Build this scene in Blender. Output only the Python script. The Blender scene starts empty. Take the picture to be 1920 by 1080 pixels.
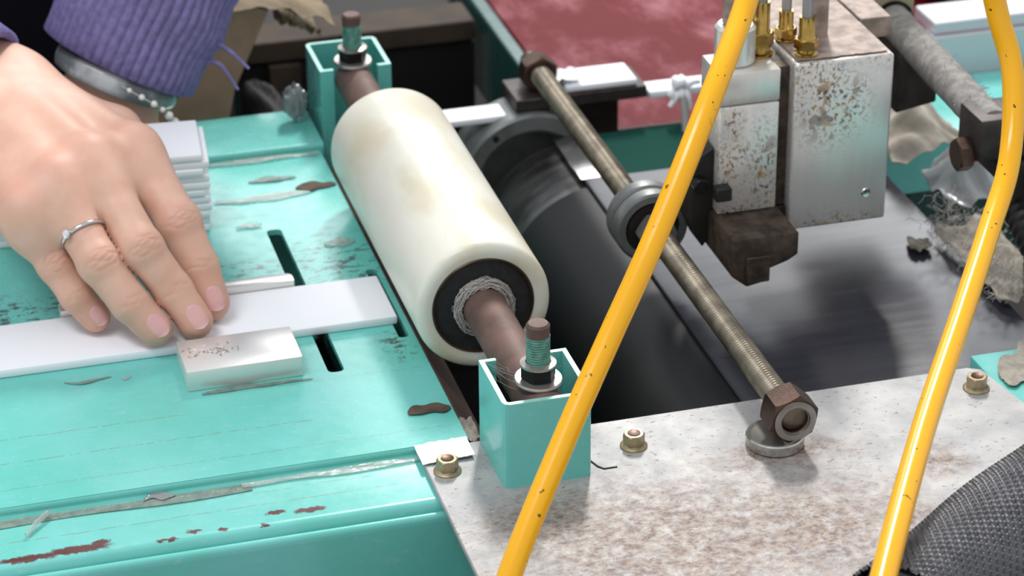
import bpy, bmesh, math, random
import numpy as np
from mathutils import Vector, Matrix
random.seed(7); np.random.seed(7)
S = bpy.context.scene
COL = S.collection
MM = 0.001          # everything below is laid out in millimetres
# ---------------------------------------------------------------- camera
RC = np.array([-1560., -2590., 4970.]); RC /= np.linalg.norm(RC)          # machine depth axis seen from the camera
DN = np.array([90., 9500., 4970.]); DN -= RC*DN.dot(RC); DN /= np.linalg.norm(DN)
UP = -DN; RT = np.cross(RC, UP)
ROT = np.stack([RT, RC, UP])                                               # camera frame -> world
CAM = -ROT @ np.array([(640-960)/4970., (700-540)/4970., 1.])*1240.
camd = bpy.data.cameras.new('camera'); cam = bpy.data.objects.new('camera', camd); COL.objects.link(cam)
right, down, fwd = ROT[:, 0], ROT[:, 1], ROT[:, 2]
m = Matrix.Identity(4)
for i in range(3):
    m[i][0] = right[i]; m[i][1] = -down[i]; m[i][2] = -fwd[i]; m[i][3] = CAM[i]*MM
cam.matrix_world = m
camd.sensor_width = 36; camd.lens = 4970/1920*36; camd.clip_start = 0.02; camd.clip_end = 60
camd.dof.use_dof = True; camd.dof.focus_distance = 1.14; camd.dof.aperture_fstop = 15.0
S.camera = cam
# ---------------------------------------------------------------- world, lights, exposure
W = bpy.data.worlds.new('world'); S.world = W; W.use_nodes = True
bg = W.node_tree.nodes['Background']; bg.inputs[0].default_value = (0.92, 0.96, 1.0, 1); bg.inputs[1].default_value = 0.70
def area(name, loc, target, sx, sy, power, col=(1, 1, 1)):
    l = bpy.data.lights.new(name, 'AREA'); l.shape = 'RECTANGLE'; l.size = sx; l.size_y = sy; l.energy = power; l.color = col
    o = bpy.data.objects.new(name, l); COL.objects.link(o); o.location = loc
    o.rotation_euler = (Vector(target)-Vector(loc)).to_track_quat('-Z', 'Y').to_euler(); return o
kd = np.array([16., 35., 42.]); kd /= np.linalg.norm(kd)
area('tube_lamp_key', tuple(kd*2.2), (0.05, 0.05, 0), 0.16, 0.5, 34, (1, 0.98, 0.95))
area('overhead_fill', (-0.9, -0.5, 2.3), (0, 0, 0), 1.3, 0.5, 24, (0.95, 0.98, 1))  # soft fill added from above to lift the ambient level
area('rear_sheen_light', (1.1, 3.6, 1.75), (0.1, 0.1, 0), 2.6, 0.7, 30, (0.97, 0.98, 1))  # added light that lays the sheen on bench and belt
S.view_settings.view_transform = 'Standard'; S.view_settings.look = 'None'
S.view_settings.gamma = 1; S.view_settings.use_curve_mapping = False
S.view_settings.exposure = 0.1

# ---------------------------------------------------------------- material helpers
def lin(r, g, b):
    f = lambda c: (c/255/12.92) if c/255 <= 0.04045 else ((c/255+0.055)/1.055)**2.4
    return (f(r), f(g), f(b), 1)
class N:
    """small node-tree helper"""
    def __init__(s, name, rough=0.5, metal=0.0, spec=0.5):
        s.m = bpy.data.materials.new(name); s.m.use_nodes = True; s.t = s.m.node_tree
        s.b = s.t.nodes['Principled BSDF']; s.b.inputs['Roughness'].default_value = rough
        s.b.inputs['Metallic'].default_value = metal; s.b.inputs['Specular IOR Level'].default_value = spec
        s._co = None
    def n(s, t, **k):
        x = s.t.nodes.new(t)
        for a, v in k.items(): setattr(x, a, v)
        return x
    def l(s, a, b): s.t.links.new(a, b)
    def co(s):
        if s._co is None:
            g = s.n('ShaderNodeNewGeometry'); v = s.n('ShaderNodeVectorMath', operation='SCALE'); v.inputs[3].default_value = 1000
            s.l(g.outputs['Position'], v.inputs[0]); s._co = v.outputs[0]
        return s._co
    def lco(s, scale=(1, 1, 1)):
        tc = s.n('ShaderNodeTexCoord'); mp = s.n('ShaderNodeMapping'); mp.inputs['Scale'].default_value = [1000*c for c in scale]
        s.l(tc.outputs['Object'], mp.inputs[0]); return mp.outputs[0]
    def sc(s, vec, scale):
        mp = s.n('ShaderNodeMapping'); mp.inputs['Scale'].default_value = scale; s.l(vec, mp.inputs[0]); return mp.outputs[0]
    def noise(s, vec, scale, detail=4, rough=0.55, dist=0):
        x = s.n('ShaderNodeTexNoise'); x.inputs['Scale'].default_value = scale; x.inputs['Detail'].default_value = detail
        x.inputs['Roughness'].default_value = rough; x.inputs['Distortion'].default_value = dist; s.l(vec, x.inputs['Vector']); return x.outputs[0]
    def ramp(s, fac, a, b):
        x = s.n('ShaderNodeMapRange'); x.interpolation_type = 'SMOOTHSTEP'; x.inputs[1].default_value = a; x.inputs[2].default_value = b
        s.l(fac, x.inputs[0]); return x.outputs[0]
    def math(s, op, a, b=None):
        x = s.n('ShaderNodeMath', operation=op)
        for i, v in enumerate((a, b)):
            if v is None: continue
            if isinstance(v, (int, float)): x.inputs[i].default_value = v
            else: s.l(v, x.inputs[i])
        return x.outputs[0]
    def mix(s, fac, a, b):
        x = s.n('ShaderNodeMix', data_type='RGBA')
        for k, v in ((0, fac), (6, a), (7, b)):
            if isinstance(v, (tuple, list)): x.inputs[k].default_value = v
            elif isinstance(v, (int, float)): x.inputs[k].default_value = v
            else: s.l(v, x.inputs[k])
        return x.outputs[2]
    def blobs(s, spots, vec=None, wob=2.2, ns=0.35, edge=0.25):
        """wear marks with a shape of their own: list of (x, y, rx, ry) in mm on the horizontal plane"""
        co = vec or s.co(); nz = s.n('ShaderNodeTexNoise'); nz.inputs['Scale'].default_value = ns; nz.inputs['Detail'].default_value = 3
        s.l(co, nz.inputs['Vector'])
        sub = s.n('ShaderNodeVectorMath', operation='SUBTRACT'); s.l(nz.outputs[1], sub.inputs[0]); sub.inputs[1].default_value = (.5, .5, .5)
        scl = s.n('ShaderNodeVectorMath', operation='SCALE'); s.l(sub.outputs[0], scl.inputs[0]); scl.inputs[3].default_value = wob*2
        add = s.n('ShaderNodeVectorMath', operation='ADD'); s.l(co, add.inputs[0]); s.l(scl.outputs[0], add.inputs[1])
        out = None
        for x, y, rx, ry in spots:
            mp = s.n('ShaderNodeMapping'); mp.inputs['Location'].default_value = (-x/rx, -y/ry, 0); mp.inputs['Scale'].default_value = (1/rx, 1/ry, 0)
            s.l(add.outputs[0], mp.inputs[0]); ln = s.n('ShaderNodeVectorMath', operation='LENGTH'); s.l(mp.outputs[0], ln.inputs[0])
            out = ln.outputs['Value'] if out is None else s.math('MINIMUM', out, ln.outputs['Value'])
        return s.ramp(out, 1+edge, 1-edge)
    def base(s, c):
        if isinstance(c, tuple): s.b.inputs['Base Color'].default_value = c
        else: s.l(c, s.b.inputs['Base Color'])
        return s
    def rough(s, c): s.l(c, s.b.inputs['Roughness']); return s
    def bump(s, h, strength=0.3, dist=0.5):
        x = s.n('ShaderNodeBump'); x.inputs['Strength'].default_value = strength; x.inputs['Distance'].default_value = dist*MM
        s.l(h, x.inputs['Height']); s.l(x.outputs[0], s.b.inputs['Normal']); return s
M = {}
def simple(name, rgb, rough=0.5, metal=0.0, vary=0.0, ns=0.08, spec=0.5, bump=0.0, bs=0.6):
    k = N(name, rough, metal, spec); c = lin(*rgb)
    if vary:
        d = tuple(min(1, x*(1-vary)) for x in c[:3])+(1,)
        k.base(k.mix(k.ramp(k.noise(k.lco(), ns, 5), 0.35, 0.65), c, d))
    else: k.base(c)
    if bump: k.bump(k.noise(k.lco(), bs, 4), bump, 0.4)
    M[name] = k.m; return k

# teal machine paint: chips, scuffs, hairline tape edges
TEAL = (98, 190, 178)
def teal(name, chips=None, lines=None, rgb=TEAL, dust=0.25, scuff=None):
    k = N(name, 0.3, 0, 0.6); co = k.co()
    big = k.noise(co, 0.018, 3)
    c = k.mix(k.ramp(big, 0.3, 0.7), lin(*rgb), lin(rgb[0]+14, rgb[1]+6, rgb[2]+12))
    dst = k.ramp(k.noise(k.sc(co, (0.5, 1.6, 1)), 0.22, 6, 0.7), 0.56, 0.72)
    c = k.mix(k.math('MULTIPLY', dst, dust), c, lin(170, 205, 198))
    if scuff:
        sm = k.blobs(scuff, wob=5, ns=0.12, edge=0.5)
        gr = k.math('MAXIMUM', k.math('MULTIPLY', k.ramp(k.noise(k.sc(co, (0.8, 1.3, 1)), 0.14, 5, 0.7), 0.52, 0.58), 0.8), k.ramp(k.noise(co, 0.85, 3, 0.6), 0.60, 0.66))
        c = k.mix(k.math('MULTIPLY', sm, gr), c, lin(60, 45, 42))
    if lines:
        sep = k.n('ShaderNodeSeparateXYZ'); k.l(co, sep.inputs[0]); tot = None
        wv = k.math('MULTIPLY', k.math('SUBTRACT', k.noise(co, 0.05, 2), 0.5), 2.4)
        yy = k.math('ADD', sep.outputs[1], wv)
        for (y, x0, x1, w) in lines:
            d = k.math('ABSOLUTE', k.math('SUBTRACT', yy, y)); a = k.ramp(d, w, w*0.4)
            e = k.math('MULTIPLY', k.ramp(sep.outputs[0], x0, x0+4), k.ramp(sep.outputs[0], x1, x1-4)); a = k.math('MULTIPLY', a, e)
            tot = a if tot is None else k.math('MAXIMUM', tot, a)
        br = k.ramp(k.noise(co, 0.35, 3), 0.40, 0.52)
        c = k.mix(k.math('MULTIPLY', k.math('MULTIPLY', tot, br), 0.75), c, lin(118, 140, 132))
    if chips:
        c = k.mix(k.blobs(chips), c, lin(92, 50, 48))
    k.base(c); k.rough(k.math('ADD', k.math('MULTIPLY', k.noise(co, 0.12, 4), 0.22), 0.16))
    k.bump(k.noise(co, 0.11, 3), 0.12, 0.6); M[name] = k.m
teal('teal_paint')
teal('teal_top', lines=[(-17, -200, -75, .5), (-38, -200, -20, .5), (-60, -200, 40, .4), (-4, -40, 40, .4), (135, -40, 40, .5), (176, -40, 20, .7), (196, -60, 30, .6), (214, -30, 42, .5)],
     scuff=[(-140, 104, 30, 18), (-130, 92, 18, 9), (-22, 118, 18, 9), (22, 112, 20, 34), (30, 18, 9, 14)], dust=0.4)
teal('teal_front', chips=[(-158, -110, 13, 2.2), (-137, -109, 14, 3), (-127, -106, 4, 1.6), (-88, -109, 3.5, 1.6), (-52, -104, 4.5, 1.6), (-37, -106, 7, 2), (-58, -112, 2, 1.2), (-76, -111, 2, 1.4), (-100, -112, 5, 1)],
     lines=[(-96, -200, 20, .5), (-86, -110, 10, .35)], dust=0.3)
teal('teal_dark', rgb=(28, 78, 70), dust=0.2)
simple('bare_edge', (158, 214, 204), 0.35, 0.2)
# bare steel plate with rust
k = N('steel_plate', 0.5, 0.2); co = k.co()
a = k.ramp(k.noise(k.sc(co, (1, 1.3, 1)), 0.03, 6, 0.68, 0.6), 0.50, 0.60)
zone = k.blobs([(100, -172, 62, 40), (160, -185, 50, 40), (60, -150, 30, 26), (172, -124, 30, 11), (205, -182, 12, 16), (238, -150, 10, 12), (110, -190, 80, 25)], wob=14, ns=0.05, edge=0.8)
mott = k.noise(co, 0.16, 7, 0.75)
rust = k.mix(k.ramp(k.noise(k.sc(co, (1, 1.4, 1)), 0.32, 6, 0.75), 0.36, 0.64), lin(90, 69, 67), lin(152, 134, 118))
c = k.mix(k.ramp(k.noise(co, 0.05, 5), 0.3, 0.7), lin(156, 156, 157), lin(180, 178, 176))
msk = k.math('MULTIPLY', k.math('MULTIPLY', zone, k.ramp(mott, 0.22, 0.62)), 0.95)
c = k.mix(msk, c, rust)
spk = k.ramp(k.noise(k.sc(co, (1, 1.8, 1)), 0.30, 5, 0.7), 0.60, 0.66)
c = k.mix(k.math('MULTIPLY', spk, 0.85), c, lin(112, 86, 78))
k.base(c); k.rough(k.math('ADD', k.math('MULTIPLY', mott, 0.3), 0.42)); k.bump(mott, 0.15, 0.4); M['steel_plate'] = k.m
# nylon roller
k = N('nylon', 0.34); co = k.co(); nz = k.noise(k.sc(co, (1, .35, 1)), 0.035, 4)
c = k.mix(k.ramp(nz, 0.42, 0.70), lin(220, 218, 206), lin(204, 197, 172))
st = k.blobs([(46, 136, 9, 24), (74, 152, 12, 18), (80, 28, 14, 14)], wob=8, ns=0.07, edge=0.9)
c = k.mix(k.math('MULTIPLY', st, 0.5), c, lin(184, 168, 124))
c = k.mix(k.ramp(k.noise(co, 0.5, 2), 0.76, 0.80), c, lin(120, 112, 96))
k.base(c); k.b.inputs['Subsurface Weight'].default_value = 0.12; k.b.inputs['Subsurface Scale'].default_value = 0.004
k.bump(k.noise(k.sc(co, (0.2, 1.4, 0.2)), 0.5, 3), 0.06, 0.4); M['nylon'] = k.m
simple('nylon_rim', (206, 192, 150), 0.5, 0, 0.35, 0.12)
simple('bearing_black', (38, 37, 38), 0.75, 0, 0.4, 0.3, bump=0.4)
simple('rust_shaft', (112, 88, 80), 0.62, 0.25, 0.35, 0.06, bump=0.2)
simple('rust_thread', (146, 136, 120), 0.38, 0.75, 0.4, 0.1)
simple('rust_nut', (96, 74, 64), 0.38, 0.8, 0.4, 0.08, bump=0.2)
simple('washer_steel', (178, 172, 166), 0.35, 0.8, 0.2, 0.1)
simple('black_nut', (34, 33, 34), 0.3, 0.7)
simple('teal_thread', (96, 158, 142), 0.5, 0.1, 0.45, 0.2)
simple('brass_bolt', (176, 158, 126), 0.38, 0.6, 0.35, 0.15)
simple('chrome', (205, 205, 206), 0.18, 1.0)
simple('silver', (228, 226, 222), 0.34, 0.6)
simple('disc_steel', (196, 194, 190), 0.22, 0.9)
simple('foam', (240, 241, 246), 0.75, 0, 0.0, bump=0.10, bs=0.9, spec=0.2)
simple('drum_rubber', (16, 16, 18), 0.5, 0, 0.2, 0.03)
k = N('drum_steel', 0.32, 0.9); k.base(k.mix(k.ramp(k.noise(k.sc(k.co(), (.4, 1.5, .4)), 0.08, 5), 0.3, 0.7), lin(92, 90, 90), lin(150, 148, 148))); M['drum_steel'] = k.m
simple('flange_iron', (118, 121, 120), 0.4, 0.25, 0.3, 0.05)
k = N('belt', 0.15, 0, 0.6); co = k.co(); st = k.noise(k.sc(co, (0.12, 1, 1)), 0.16, 5, 0.6)
k.base(k.mix(st, lin(40, 40, 47), lin(58, 58, 67))); k.rough(k.math('ADD', k.math('MULTIPLY', st, 0.12), 0.17)); M['belt'] = k.m
# aluminium glue head
k = N('dirty_aluminium', 0.3, 0.75); co = k.co()
nz = k.noise(k.sc(co, (1.3, 1.3, 1)), 0.42, 5, 0.7, 0.3)
sep = k.n('ShaderNodeSeparateXYZ'); k.l(co, sep.inputs[0])
def spotxz(k, spots, wob=6):
    sp = k.n('ShaderNodeSeparateXYZ'); k.l(k.co(), sp.inputs[0]); cb = k.n('ShaderNodeCombineXYZ')
    k.l(sp.outputs[0], cb.inputs[0]); k.l(sp.outputs[2], cb.inputs[1]); return k.blobs(spots, vec=cb.outputs[0], wob=wob, ns=0.1, edge=0.9)
zn = spotxz(k, [(252, 92, 16, 20), (262, 86, 12, 14), (205, 62, 12, 16), (222, 50, 9, 26), (245, 105, 10, 8), (208, 35, 14, 8), (262, 24, 24, 5), (206, 84, 5, 9), (300, 118, 30, 10)])
msk = k.math('MULTIPLY', zn, k.ramp(nz, 0.51, 0.58))
msk = k.math('MAXIMUM', msk, k.math('MULTIPLY', k.math('MULTIPLY', zn, k.ramp(k.noise(co, 0.14, 4), 0.56, 0.64)), 0.75))
msk = k.math('MAXIMUM', msk, k.math('MULTIPLY', k.ramp(nz, 0.72, 0.76), 0.6))
dc = k.mix(k.ramp(k.noise(co, 0.12, 3), 0.42, 0.58), lin(64, 40, 26), lin(150, 112, 58))
k.base(k.mix(msk, k.mix(k.noise(k.sc(co, (1, 1, .1)), 0.2, 3), lin(206, 204, 202), lin(228, 225, 220)), dc))
k.rough(k.math('ADD', k.math('MULTIPLY', msk, 0.4), 0.27))
k.l(k.math('MULTIPLY', k.math('SUBTRACT', 1, msk), 0.5), k.b.inputs['Metallic']); M['dirty_aluminium'] = k.m
simple('grimy_top', (168, 150, 140), 0.6, 0.2, 0.45, 0.12, bump=0.3)
simple('grimy_nozzle', (84, 70, 60), 0.55, 0.45, 0.6, 0.13, bump=0.5)
simple('black_grime', (30, 27, 25), 0.6, 0.2, 0.3, 0.15, bump=0.4)
simple('beige_block', (176, 166, 140), 0.5, 0.3, 0.3, 0.06)
simple('dusty_rod', (150, 146, 142), 0.85, 0.1, 0.35, 0.16, bump=0.6, bs=0.35)
simple('dust_wool', (168, 160, 148), 0.95, 0, 0.3, 0.2, bump=0.8)
simple('dark_iron', (66, 58, 54), 0.5, 0.4, 0.45, 0.09, bump=0.3)
simple('brass', (196, 164, 92), 0.2, 1.0, 0.2, 0.2)
k = N('hose_yellow', 0.22); co = k.co(); c = k.mix(k.ramp(k.noise(co, 0.22, 2), 0.70, 0.735), lin(246, 178, 12), lin(96, 70, 24)); k.base(c)
k.b.inputs['Subsurface Weight'].default_value = 0.1; k.b.inputs['Subsurface Scale'].default_value = 0.004; M['hose_yellow'] = k.m
k = N('clear_tape', 0.12); k.base(lin(205, 212, 206)); k.b.inputs['Transmission Weight'].default_value = 0.55; k.b.inputs['Alpha'].default_value = 0.6
k.bump(k.noise(k.sc(k.co(), (0.5, 1, 1)), 0.5, 4), 0.6, 0.8); M['clear_tape'] = k.m
kt = simple('tape_dirt', (140, 160, 150), 0.3, 0, 0.3, 0.2, bump=0.6); kt.b.inputs['Alpha'].default_value = 0.7
k = N('plastic_film', 0.1); k.base(lin(170, 172, 174)); k.b.inputs['Transmission Weight'].default_value = 0.4; k.b.inputs['Alpha'].default_value = 0.9; M['plastic_film'] = k.m
k = N('red_laminate', 0.4, 0, 0.15); co = k.co(); nz = k.noise(k.sc(co, (1, .5, 1)), 0.022, 6, 0.7)
k.base(k.mix(k.ramp(nz, 0.45, 0.76), lin(98, 8, 18), lin(160, 104, 112))); k.rough(k.math('ADD', k.math('MULTIPLY', nz, 0.3), 0.45)); M['red_laminate'] = k.m
simple('red_edge', (70, 34, 34), 0.5, 0, 0.3)
simple('green_matte', (24, 66, 58), 0.9, spec=0.1)
simple('cardboard', (190, 148, 124), 0.85, 0, 0.2, 0.03)
simple('cardboard_torn', (140, 124, 100), 0.9, 0, 0.3, 0.05, bump=0.5)
simple('old_wood', (66, 52, 40), 0.8, 0, 0.45, 0.03, bump=0.4)  # brown darkened to stand for the weaker light at the back
simple('dark_machine', (22, 18, 16), 0.7, 0.1, 0.4, 0.02)
simple('wall_paint', (205, 207, 206), 0.9)
simple('concrete', (46, 41, 37), 0.9, 0, 0.3, 0.01)
simple('white_paper', (228, 226, 228), 0.8)
simple('cloth_rag', (196, 186, 172), 0.9, 0, 0.3, 0.05, bump=0.8, bs=0.3)
simple('black_cable', (30, 29, 30), 0.5, 0, 0.3, 0.2)
simple('net_black', (104, 103, 106), 0.26, 0.6, 0.3, 0.1)
simple('net_core', (64, 64, 68), 0.5)
simple('grey_cable', (150, 146, 142), 0.6)
simple('alu_profile', (196, 194, 200), 0.4, 0.4)
# skin, cloth, jewellery
k = N('skin', 0.52); at = k.n('ShaderNodeAttribute', attribute_name='flush'); co = k.co()
mo = k.ramp(k.noise(co, 0.06, 4), 0.3, 0.7)
c = k.mix(mo, lin(216, 174, 154), lin(206, 161, 140))
c = k.mix(k.math('MULTIPLY', at.outputs['Fac'], 0.6), c, lin(200, 138, 122)); k.base(c)
k.b.inputs['Subsurface Weight'].default_value = 0.25; k.b.inputs['Subsurface Radius'].default_value = (1, 0.35, 0.2); k.b.inputs['Subsurface Scale'].default_value = 0.003
k.bump(k.noise(co, 1.1, 4, 0.6), 0.10, 0.4); M['skin'] = k.m
simple('nail', (218, 166, 164), 0.22); simple('nail_tip', (228, 200, 192), 0.25)
simple('knit_purple', (128, 120, 168), 0.95, 0, 0.25, 0.25, spec=0.1, bump=0.6, bs=0.9)
simple('dark_cloth', (20, 18, 26), 0.95, spec=0.1)
k = N('jade', 0.12); k.base(k.mix(k.ramp(k.noise(k.lco(), 0.035, 3), 0.4, 0.6), lin(196, 202, 204), lin(112, 116, 120)))
k.b.inputs['Subsurface Weight'].default_value = 0.3; k.b.inputs['Subsurface Scale'].default_value = 0.004; M['jade'] = k.m
simple('pearl', (232, 228, 218), 0.16, 0.0); simple('gem', (236, 236, 240), 0.05, 0.7)
simple('lint', (178, 172, 166), 0.95)
simple('debris', (92, 74, 62), 0.8, 0, 0.4, 0.1)
# ---------------------------------------------------------------- geometry helpers (millimetres)
ORG = {}
def join(*parts):
    V = []; F = []; o = 0
    for v, f in parts:
        v = np.asarray(v, float); V.append(v); F += [tuple(i+o for i in q) for q in f]; o += len(v)
    return np.concatenate(V), F
def root(name, loc, label, cat, group=None, kind=None):
    o = bpy.data.objects.new(name, None); o.empty_display_size = 0.01; COL.objects.link(o)
    o.location = [c*MM for c in loc]; ORG[o.name] = np.array(loc, float); tag(o, label, cat, group, kind); return o
def tag(o, label=None, cat=None, group=None, kind=None):
    if label: o['label'] = label
    if cat: o['category'] = cat
    if group: o['group'] = group
    if kind: o['kind'] = kind
    return o
def obj(name, geo, mat, parent=None, smooth=40, label=None, cat=None, group=None, kind=None, attr=None):
    V, F = geo; V = np.asarray(V, float)
    if parent is not None: org = ORG[parent.name]
    else:
        lo, hi = V.min(0), V.max(0); org = np.array([(lo[0]+hi[0])/2, (lo[1]+hi[1])/2, lo[2]])
    me = bpy.data.meshes.new(name); me.from_pydata(((V-org)*MM).tolist(), [], [tuple(int(i) for i in f) for f in F]); me.update()
    mats = mat if isinstance(mat, (list, tuple)) else [mat]
    for k_ in mats: me.materials.append(M[k_])
    if smooth:
        me.polygons.foreach_set('use_smooth', [True]*len(me.polygons))
        if smooth < 180: me.set_sharp_from_angle(angle=math.radians(smooth))
    if attr:
        for an, av in attr.items():
            a_ = me.attributes.new(an, 'FLOAT', 'POINT'); a_.data.foreach_set('value', np.asarray(av, np.float32))
    o = bpy.data.objects.new(name, me); COL.objects.link(o)
    if parent is not None: o.parent = parent; ORG[o.name] = org
    else: o.location = [c*MM for c in org]; ORG[o.name] = org
    return tag(o, label, cat, group, kind)
def copy_tree(o, delta, parent=None):
    c = o.copy(); COL.objects.link(c); c.parent = parent
    if parent is None: c.location = [a+b*MM for a, b in zip(o.location, delta)]
    for ch in o.children: copy_tree(ch, delta, c)
    return c
def from_bm(bm):
    V = [v.co[:] for v in bm.verts]; bm.verts.index_update(); F = [[v.index for v in f.verts] for f in bm.faces]; bm.free(); return np.array(V), F
def box(x0, x1, y0, y1, z0, z1, bev=0, seg=2):
    bm = bmesh.new(); bmesh.ops.create_cube(bm, size=1)
    for v in bm.verts: v.co = ((x0+x1)/2+v.co.x*(x1-x0), (y0+y1)/2+v.co.y*(y1-y0), (z0+z1)/2+v.co.z*(z1-z0))
    if bev: bmesh.ops.bevel(bm, geom=bm.edges[:], offset=bev, segments=seg, profile=0.5, affect='EDGES')
    return from_bm(bm)
def prism(poly, z0, z1, bev=0, seg=2, axes='xyz'):
    """extrude a 2-D outline; axes tells which world axis each of (u, v, w) runs along"""
    bm = bmesh.new(); lo = [bm.verts.new((p[0], p[1], z0)) for p in poly]; hi = [bm.verts.new((p[0], p[1], z1)) for p in poly]; n = len(poly)
    bm.faces.new(lo[::-1]); bm.faces.new(hi)
    for i in range(n): bm.faces.new((lo[i], lo[(i+1) % n], hi[(i+1) % n], hi[i]))
    bmesh.ops.recalc_face_normals(bm, faces=bm.faces[:])
    if bev: bmesh.ops.bevel(bm, geom=bm.edges[:], offset=bev, segments=seg, profile=0.5, affect='EDGES')
    V, F = from_bm(bm); W_ = np.zeros_like(V)
    for i, a in enumerate(axes): W_[:, 'xyz'.index(a)] = V[:, i]
    if axes in ('xzy', 'yxz', 'zyx'): F = [f[::-1] for f in F]
    return W_, F
def frame(d, up=(0, 0, 1)):
    d = np.asarray(d, float); d /= np.linalg.norm(d); up = np.asarray(up, float)
    if abs(d.dot(up)) > 0.97: up = np.array([0, 1., 0])
    a = np.cross(up, d); a /= np.linalg.norm(a); return a, np.cross(d, a), d
def lathe(prof, o, axis, seg=32, closed=False, cap=True, up=(0, 0, 1), a0=0.0):
    """profile (radius, height) turned about an axis"""
    a, b, d = frame(axis, up); o = np.asarray(o, float); V = []; F = []
    t = np.arange(seg)*2*math.pi/seg+a0
    for r, h in prof: V.append(o+h*d+r*(np.outer(np.cos(t), a)+np.outer(np.sin(t), b)))
    n = len(prof)
    for j in range(n if closed else n-1):
        k_ = (j+1) % n
        for i in range(seg): F.append((j*seg+i, j*seg+(i+1) % seg, k_*seg+(i+1) % seg, k_*seg+i))
    if cap and not closed:
        F.append(tuple(range(seg))[::-1]); F.append(tuple((n-1)*seg+i for i in range(seg)))
    return np.concatenate(V), F
def cyl(p0, p1, r, seg=32, bev=0.0, r1=None):
    p0 = np.asarray(p0, float); p1 = np.asarray(p1, float); h = np.linalg.norm(p1-p0); r1 = r if r1 is None else r1
    pr = [(r-bev, 0), (r, bev), (r1, h-bev), (r1-bev, h)] if bev else [(r, 0), (r1, h)]
    return lathe(pr, p0, p1-p0, seg)
def spline(P, n=12):
    P = [np.asarray(p, float) for p in P]; Q = [2*P[0]-P[1]]+P+[2*P[-1]-P[-2]]; out = []
    for i in range(1, len(Q)-2):
        for t in np.arange(n)/n:
            p0, p1, p2, p3 = Q[i-1:i+3]
            out.append(0.5*((2*p1)+(-p0+p2)*t+(2*p0-5*p1+4*p2-p3)*t*t+(-p0+3*p1-3*p2+p3)*t**3))
    out.append(P[-1]); return np.array(out)
def tube(P, r, seg=12, cap=True):
    P = np.asarray(P, float); n = len(P); r = np.full(n, r) if np.isscalar(r) else np.asarray(r); T = np.gradient(P, axis=0); T /= np.linalg.norm(T, axis=1)[:, None]
    a, b, _ = frame(T[0]); V = []; F = []; t = np.arange(seg)*2*math.pi/seg
    for i in range(n):
        a = a-T[i]*a.dot(T[i]); a /= np.linalg.norm(a); b = np.cross(T[i], a)
        V.append(P[i]+r[i]*(np.outer(np.cos(t), a)+np.outer(np.sin(t), b)))
    for j in range(n-1):
        for i in range(seg): F.append((j*seg+i, j*seg+(i+1) % seg, (j+1)*seg+(i+1) % seg, (j+1)*seg+i))
    if cap: F.append(tuple(range(seg))[::-1]); F.append(tuple((n-1)*seg+i for i in range(seg)))
    return np.concatenate(V), F
def thread(p0, p1, r, pitch, depth, seg=20):
    p0 = np.asarray(p0, float); p1 = np.asarray(p1, float); L = np.linalg.norm(p1-p0); a, b, d = frame(p1-p0)
    n = int(L/pitch*5); t = np.arange(seg)*2*math.pi/seg; V = []; F = []
    for j in range(n+1):
        h = L*j/n; ph = (h/pitch-t/(2*math.pi)) % 1.0; rr = r-depth*np.abs(2*ph-1)
        V.append(p0+h*d+np.cos(t)[:, None]*rr[:, None]*a+np.sin(t)[:, None]*rr[:, None]*b)
    for j in range(n):
        for i in range(seg): F.append((j*seg+i, j*seg+(i+1) % seg, (j+1)*seg+(i+1) % seg, (j+1)*seg+i))
    F.append(tuple(range(seg))[::-1]); F.append(tuple(n*seg+i for i in range(seg)))
    return np.concatenate(V), F
def hexnut(o, axis, af, h, hole=0.0, a0=0.0, up=(0, 0, 1), cham=0.9):
    R_ = af/math.sqrt(3); ap = af/2
    o = np.asarray(o, float); a, b, d = frame(axis, up); seg = 36; V = []; F = []
    t = np.arange(seg)*2*math.pi/seg+a0
    hexr = ap/np.cos(((t-a0+math.pi/6) % (math.pi/3))-math.pi/6)
    loops = [(np.minimum(hexr, ap)*0.97, 0), (hexr, (hexr-ap*0.97)*0.6+0.01), (hexr, h-(hexr-ap*0.97)*0.6-0.01), (np.minimum(hexr, ap)*0.97, h)]
    if hole: loops += [(np.full(seg, hole+0.6), h), (np.full(seg, hole), h-0.6), (np.full(seg, hole), 0.6), (np.full(seg, hole+0.6), 0)]
    for r, hh in loops:
        hh = np.broadcast_to(hh, (seg,))
        V.append(o+hh[:, None]*d+(np.cos(t)*r)[:, None]*a+(np.sin(t)*r)[:, None]*b)
    n = len(loops)
    for j in range(n if hole else n-1):
        k_ = (j+1) % n
        for i in range(seg): F.append((j*seg+i, j*seg+(i+1) % seg, k_*seg+(i+1) % seg, k_*seg+i))
    if not hole: F.append(tuple(range(seg))[::-1]); F.append(tuple((n-1)*seg+i for i in range(seg)))
    return np.concatenate(V), F
def rotz(geo, c, deg):
    V, F = geo; V = np.array(V); t = math.radians(deg); x = V[:, 0]-c[0]; y = V[:, 1]-c[1]
    V[:, 0] = c[0]+x*math.cos(t)-y*math.sin(t); V[:, 1] = c[1]+x*math.sin(t)+y*math.cos(t); return V, F
def profile_x(pts, x0, x1, nx=1):
    """sheet-metal section (y, z) swept along x"""
    pts = np.asarray(pts, float); V = []; F = []; n = len(pts)
    for x in np.linspace(x0, x1, nx+1): V.append(np.column_stack([np.full(n, x), pts]))
    for j in range(nx):
        for i in range(n-1): F.append((j*n+i, (j+1)*n+i, (j+1)*n+i+1, j*n+i+1))
    return np.concatenate(V), F
def arc(cx, cy, r, a0, a1, n=7): return [(cx+r*math.cos(math.radians(a)), cy+r*math.sin(math.radians(a))) for a in np.linspace(a0, a1, n)]
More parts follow.
